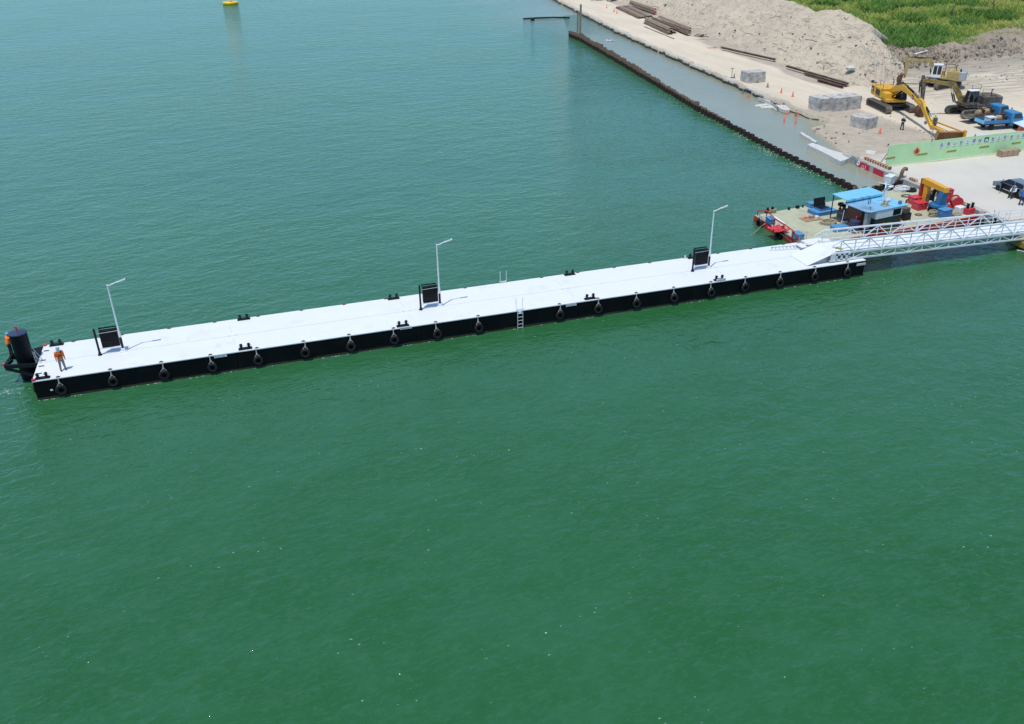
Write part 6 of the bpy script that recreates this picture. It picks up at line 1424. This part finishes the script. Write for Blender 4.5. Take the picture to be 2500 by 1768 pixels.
q = P(2492, 501, G); person('person in blue shirt and hat standing beside the open car', q, -.7, stand(spread=.08, arms='work', lean=.06), 'cloth_blue', 'cloth_navy', 'hat_tan', 'hat')
q = P(2278, 311, G); person('worker in navy clothes and lime vest half hidden behind the yellow stick', q, 2.6, stand(spread=.1, arms='work', lean=.1), 'vest_green', 'cloth_navy', 'helmet_white')
o = MB().lathe([(.16, 0), (.2, .38)], n=14).build('blue_bucket', 'blue'); o.location = P(2259, 303, G); tag(o, 'blue bucket on the ground left of the excavator stick', 'bucket')

# ------------------------------------------------------------------ debris, bushes, foam
rn = random.Random(17); mb = MB()
for _ in range(300):
    t = rn.random(); u = rn.uniform(.03, .97); f_ = lerp_list(FOOT, t); c_ = lerp_list(CREST, t); p = f_.lerp(c_, u); p.z = f_.z + (c_.z - f_.z) * (.75 * u + .25 * math.sin(u * PI / 2)) - .05
    p.z += .6 * (noise.fractal(V((p.x * .16, p.y * .16, 0)), 0.9, 2.1, 6) + .35 * noise.noise(V((p.x * 1.1, p.y * 1.1, 4))))
    mb.use(rn.choice((0, 0, 1, 1, 2)))
    if rn.random() < .6: a = rn.uniform(0, PI); ln = rn.uniform(.5, 2.2); d = V((math.cos(a) * ln, math.sin(a) * ln, .18 * ln)); mb.tube([p, p + d * .5 + V((0, 0, .1)), p + d], rn.uniform(.025, .06), 5)
    else: mb.rock(p, .10 + .22 * rn.random() ** 2, rn.random(), .6)
tag(mb.build('heap_debris', ['driftwood', 'rubble', 'wet_dark']), 'driftwood and stones scattered over the sand heap', 'debris', kind='stuff')
mb = MB()
for _ in range(420):
    k = rn.random()
    if k < .35: q = P(rn.uniform(1970, 2140), rn.uniform(300, 380), .35)
    elif k < .6: q = P(rn.uniform(2140, 2500), rn.uniform(125, 205), G + .1)
    elif k < .8: q = P(rn.uniform(2010, 2300), rn.uniform(235, 345), G)
    else: y = rn.uniform(106, 128); q = V((interp(EDGE_X, y) + rn.uniform(-.3, 2.2), y, G - .1))
    if q.x < interp(EDGE_X, q.y) - .3: continue
    mb.use(rn.choice((0, 1, 1))); mb.rock(q, rn.uniform(.06, .2), rn.random(), .6)
tag(mb.build('ground_rubble', ['driftwood', 'rubble']), 'small stones and rubble on the bare ground', 'rubble', kind='stuff')
mb = MB()
for i in range(22): a = rn.uniform(0, 6.28); q = V((rn.uniform(-2, 2), rn.uniform(-.8, .8), rn.uniform(0, .5))); mb.rock(q, rn.uniform(.3, .7), i, .6)
o = mb.build('rubble_pile', 'slab_white'); o.location = P(1457, 1, G); tag(o, 'pile of pale broken rubble at the top edge beside the road', 'rubble')
mb = MB()
for i in range(8): q = V((rn.uniform(-1.5, 1.5), rn.uniform(-.8, .8), rn.uniform(0, .4))); mb.rock(q, rn.uniform(.3, .9), i + 50, .5)
o = mb.build('grey_tarp_heap', 'steel_grey'); o.location = P(1494, 0, G + .3); tag(o, 'grey covered heap at the top edge right of the rubble pile', 'heap')
mb = MB()
for i in range(9): a = rn.uniform(-.4, .6); p = V((rn.uniform(-.9, .9), rn.uniform(-.6, .6), .2)); mb.tube([p, p + V((math.cos(a) * 1.2, math.sin(a) * 1.2, rn.uniform(-.1, .5)))], .07, 5)
o = mb.build('driftwood_heap', 'wet_dark'); o.location = P(1706, 92, G + .5); tag(o, 'dark heap of driftwood at the right end of the near steel stack', 'driftwood')
mb = MB()
for i in range(10): a = rn.uniform(0, 6.28); p = V((rn.uniform(-.8, .8), rn.uniform(-.4, .4), .05)); mb.bar(p, p + V((math.cos(a) * .7, math.sin(a) * .7, .15)), .06)
o = mb.build('fallen_barricade', ['cone_orange']); o.location = P(1740, 118, G + .1); tag(o, 'heap of broken orange and white barrier pieces at the foot of the heap', 'barrier')
o = MB().bar((0, 0, .1), (3.6, 1.0, .35), .35, .08).build('white_plank', 'plastic_white'); o.location = P(2232, 134, 2.0); tag(o, 'white plank lying on the earth bank above the pale excavator', 'plank')
o = MB().rock((0, 0, 0), .9, 77, .45).build('pale_boulder', 'slab_white'); q = P(2078, 166, 2.6); o.location = q; tag(o, 'pale flat boulder on the lower right of the sand heap', 'boulder')
mb = MB()
for _ in range(420):
    tt = rn.random(); uu = rn.random() ** .7; p = lerp_list(BF, tt).lerp(lerp_list(BC, tt), uu); p.z = G + (lerp_list(BC, tt).z - G) * (.22 * sst(0, .5, uu) + .78 * sst(.42, 1, uu)) + .05; mb.use(rn.choice((0, 0, 0, 1, 2)))
    if rn.random() < .5:
        for k in range(4): a = rn.uniform(0, 6.28); ln = rn.uniform(.3, .9); mb.tube([p, p + V((math.cos(a) * ln * .5, math.sin(a) * ln * .5, ln * .5))], .03, 4)
    else: mb.rock(p, .10 + .26 * rn.random() ** 2, rn.random(), .6)
tag(mb.build('bank_clods', ['clod', 'driftwood', 'rubble']), 'clods and dead stalks scattered over the earth bank', 'debris', kind='stuff')
def bare_tree(px, py, h, label, seed):
    q = P(px, py, 1.0); r = thing('bare_tree', label, 'tree', q); rn = random.Random(seed)
    MB().tube([(0, 0, 0), (.1, 0, h * .5), (0, .1, h)], [.09, .06, .02], 6).build('trunk', 'bark', r)
    mb = MB()
    for i in range(26):
        z = h * rn.uniform(.25, .95); a = rn.uniform(0, 6.28); ln = h * rn.uniform(.15, .35) * (1.2 - z / h); mb.tube([(0, 0, z), (ln * .6 * math.cos(a), ln * .6 * math.sin(a), z + ln * .5), (ln * math.cos(a + .3), ln * math.sin(a + .3), z + ln)], [.035, .025, .01], 5)
    mb.build('branches', 'bark', r)
bare_tree(2320, 52, 3.6, 'thin bare tree in the meadow, the left one of three', 1); bare_tree(2420, 38, 4.2, 'tall bare tree in the meadow, the middle one of three', 2); bare_tree(2448, 50, 2.6, 'low bare tree in the meadow, the right one of three', 3)
def shrub(px, py, z, h, label, seed):
    q = P(px, py, z); o = blades('shrub', [(0, 0, 0, h, h * .55, .3, 60)], label, 'shrub', None); o.location = q
shrub(2172, 142, 2.2, 1.0, 'small olive shrub on the bank left of the pale excavator boom', 1)
# foam along hulls, sheet piles and scattered floats
mb = MB(); rn = random.Random(31)
def fleck(x, y, l, w_, a=0.0):
    n = 6; vs = [V((x, y, .008)) + Matrix.Rotation(a, 3, 'Z') @ V((l * math.cos(2 * PI * i / n) * rn.uniform(.6, 1.2), w_ * math.sin(2 * PI * i / n) * rn.uniform(.5, 1.2), 0)) for i in range(n)]
    mb.prism(vs, (0, 0, .006))
for _ in range(120):
    x = X0 + 68 * rn.random() ** 1.6
    if noise.noise(V((x * .6, 4, 0))) > -.15: fleck(x, Y0 - rn.uniform(.02, .10), rn.uniform(.02, .10), rn.uniform(.012, .022))
for _ in range(420):
    y = rn.uniform(78, 108) if rn.random() < .85 else rn.uniform(108, 135); x = interp(PILE_X, y) - abs(rn.gauss(0, .55)) - .3
    if noise.noise(V((y * .35, 2, 0))) > -.1: fleck(x, y, rn.uniform(.03, .14), rn.uniform(.015, .045), 1.5 + rn.uniform(-.4, .4))
for _ in range(26): fleck(-17.5 + rn.gauss(0, .5), 61.2 + rn.gauss(0, .4), rn.uniform(.03, .10), .02, .3)
for _ in range(26): fleck(53 + rn.gauss(0, 2.2), 57.9 + rn.gauss(0, .2), rn.uniform(.02, .06), .018, .1)
tag(mb.build('foam', 'foam'), 'thin white foam at the pontoon and sheet pile waterlines', 'foam', kind='stuff')
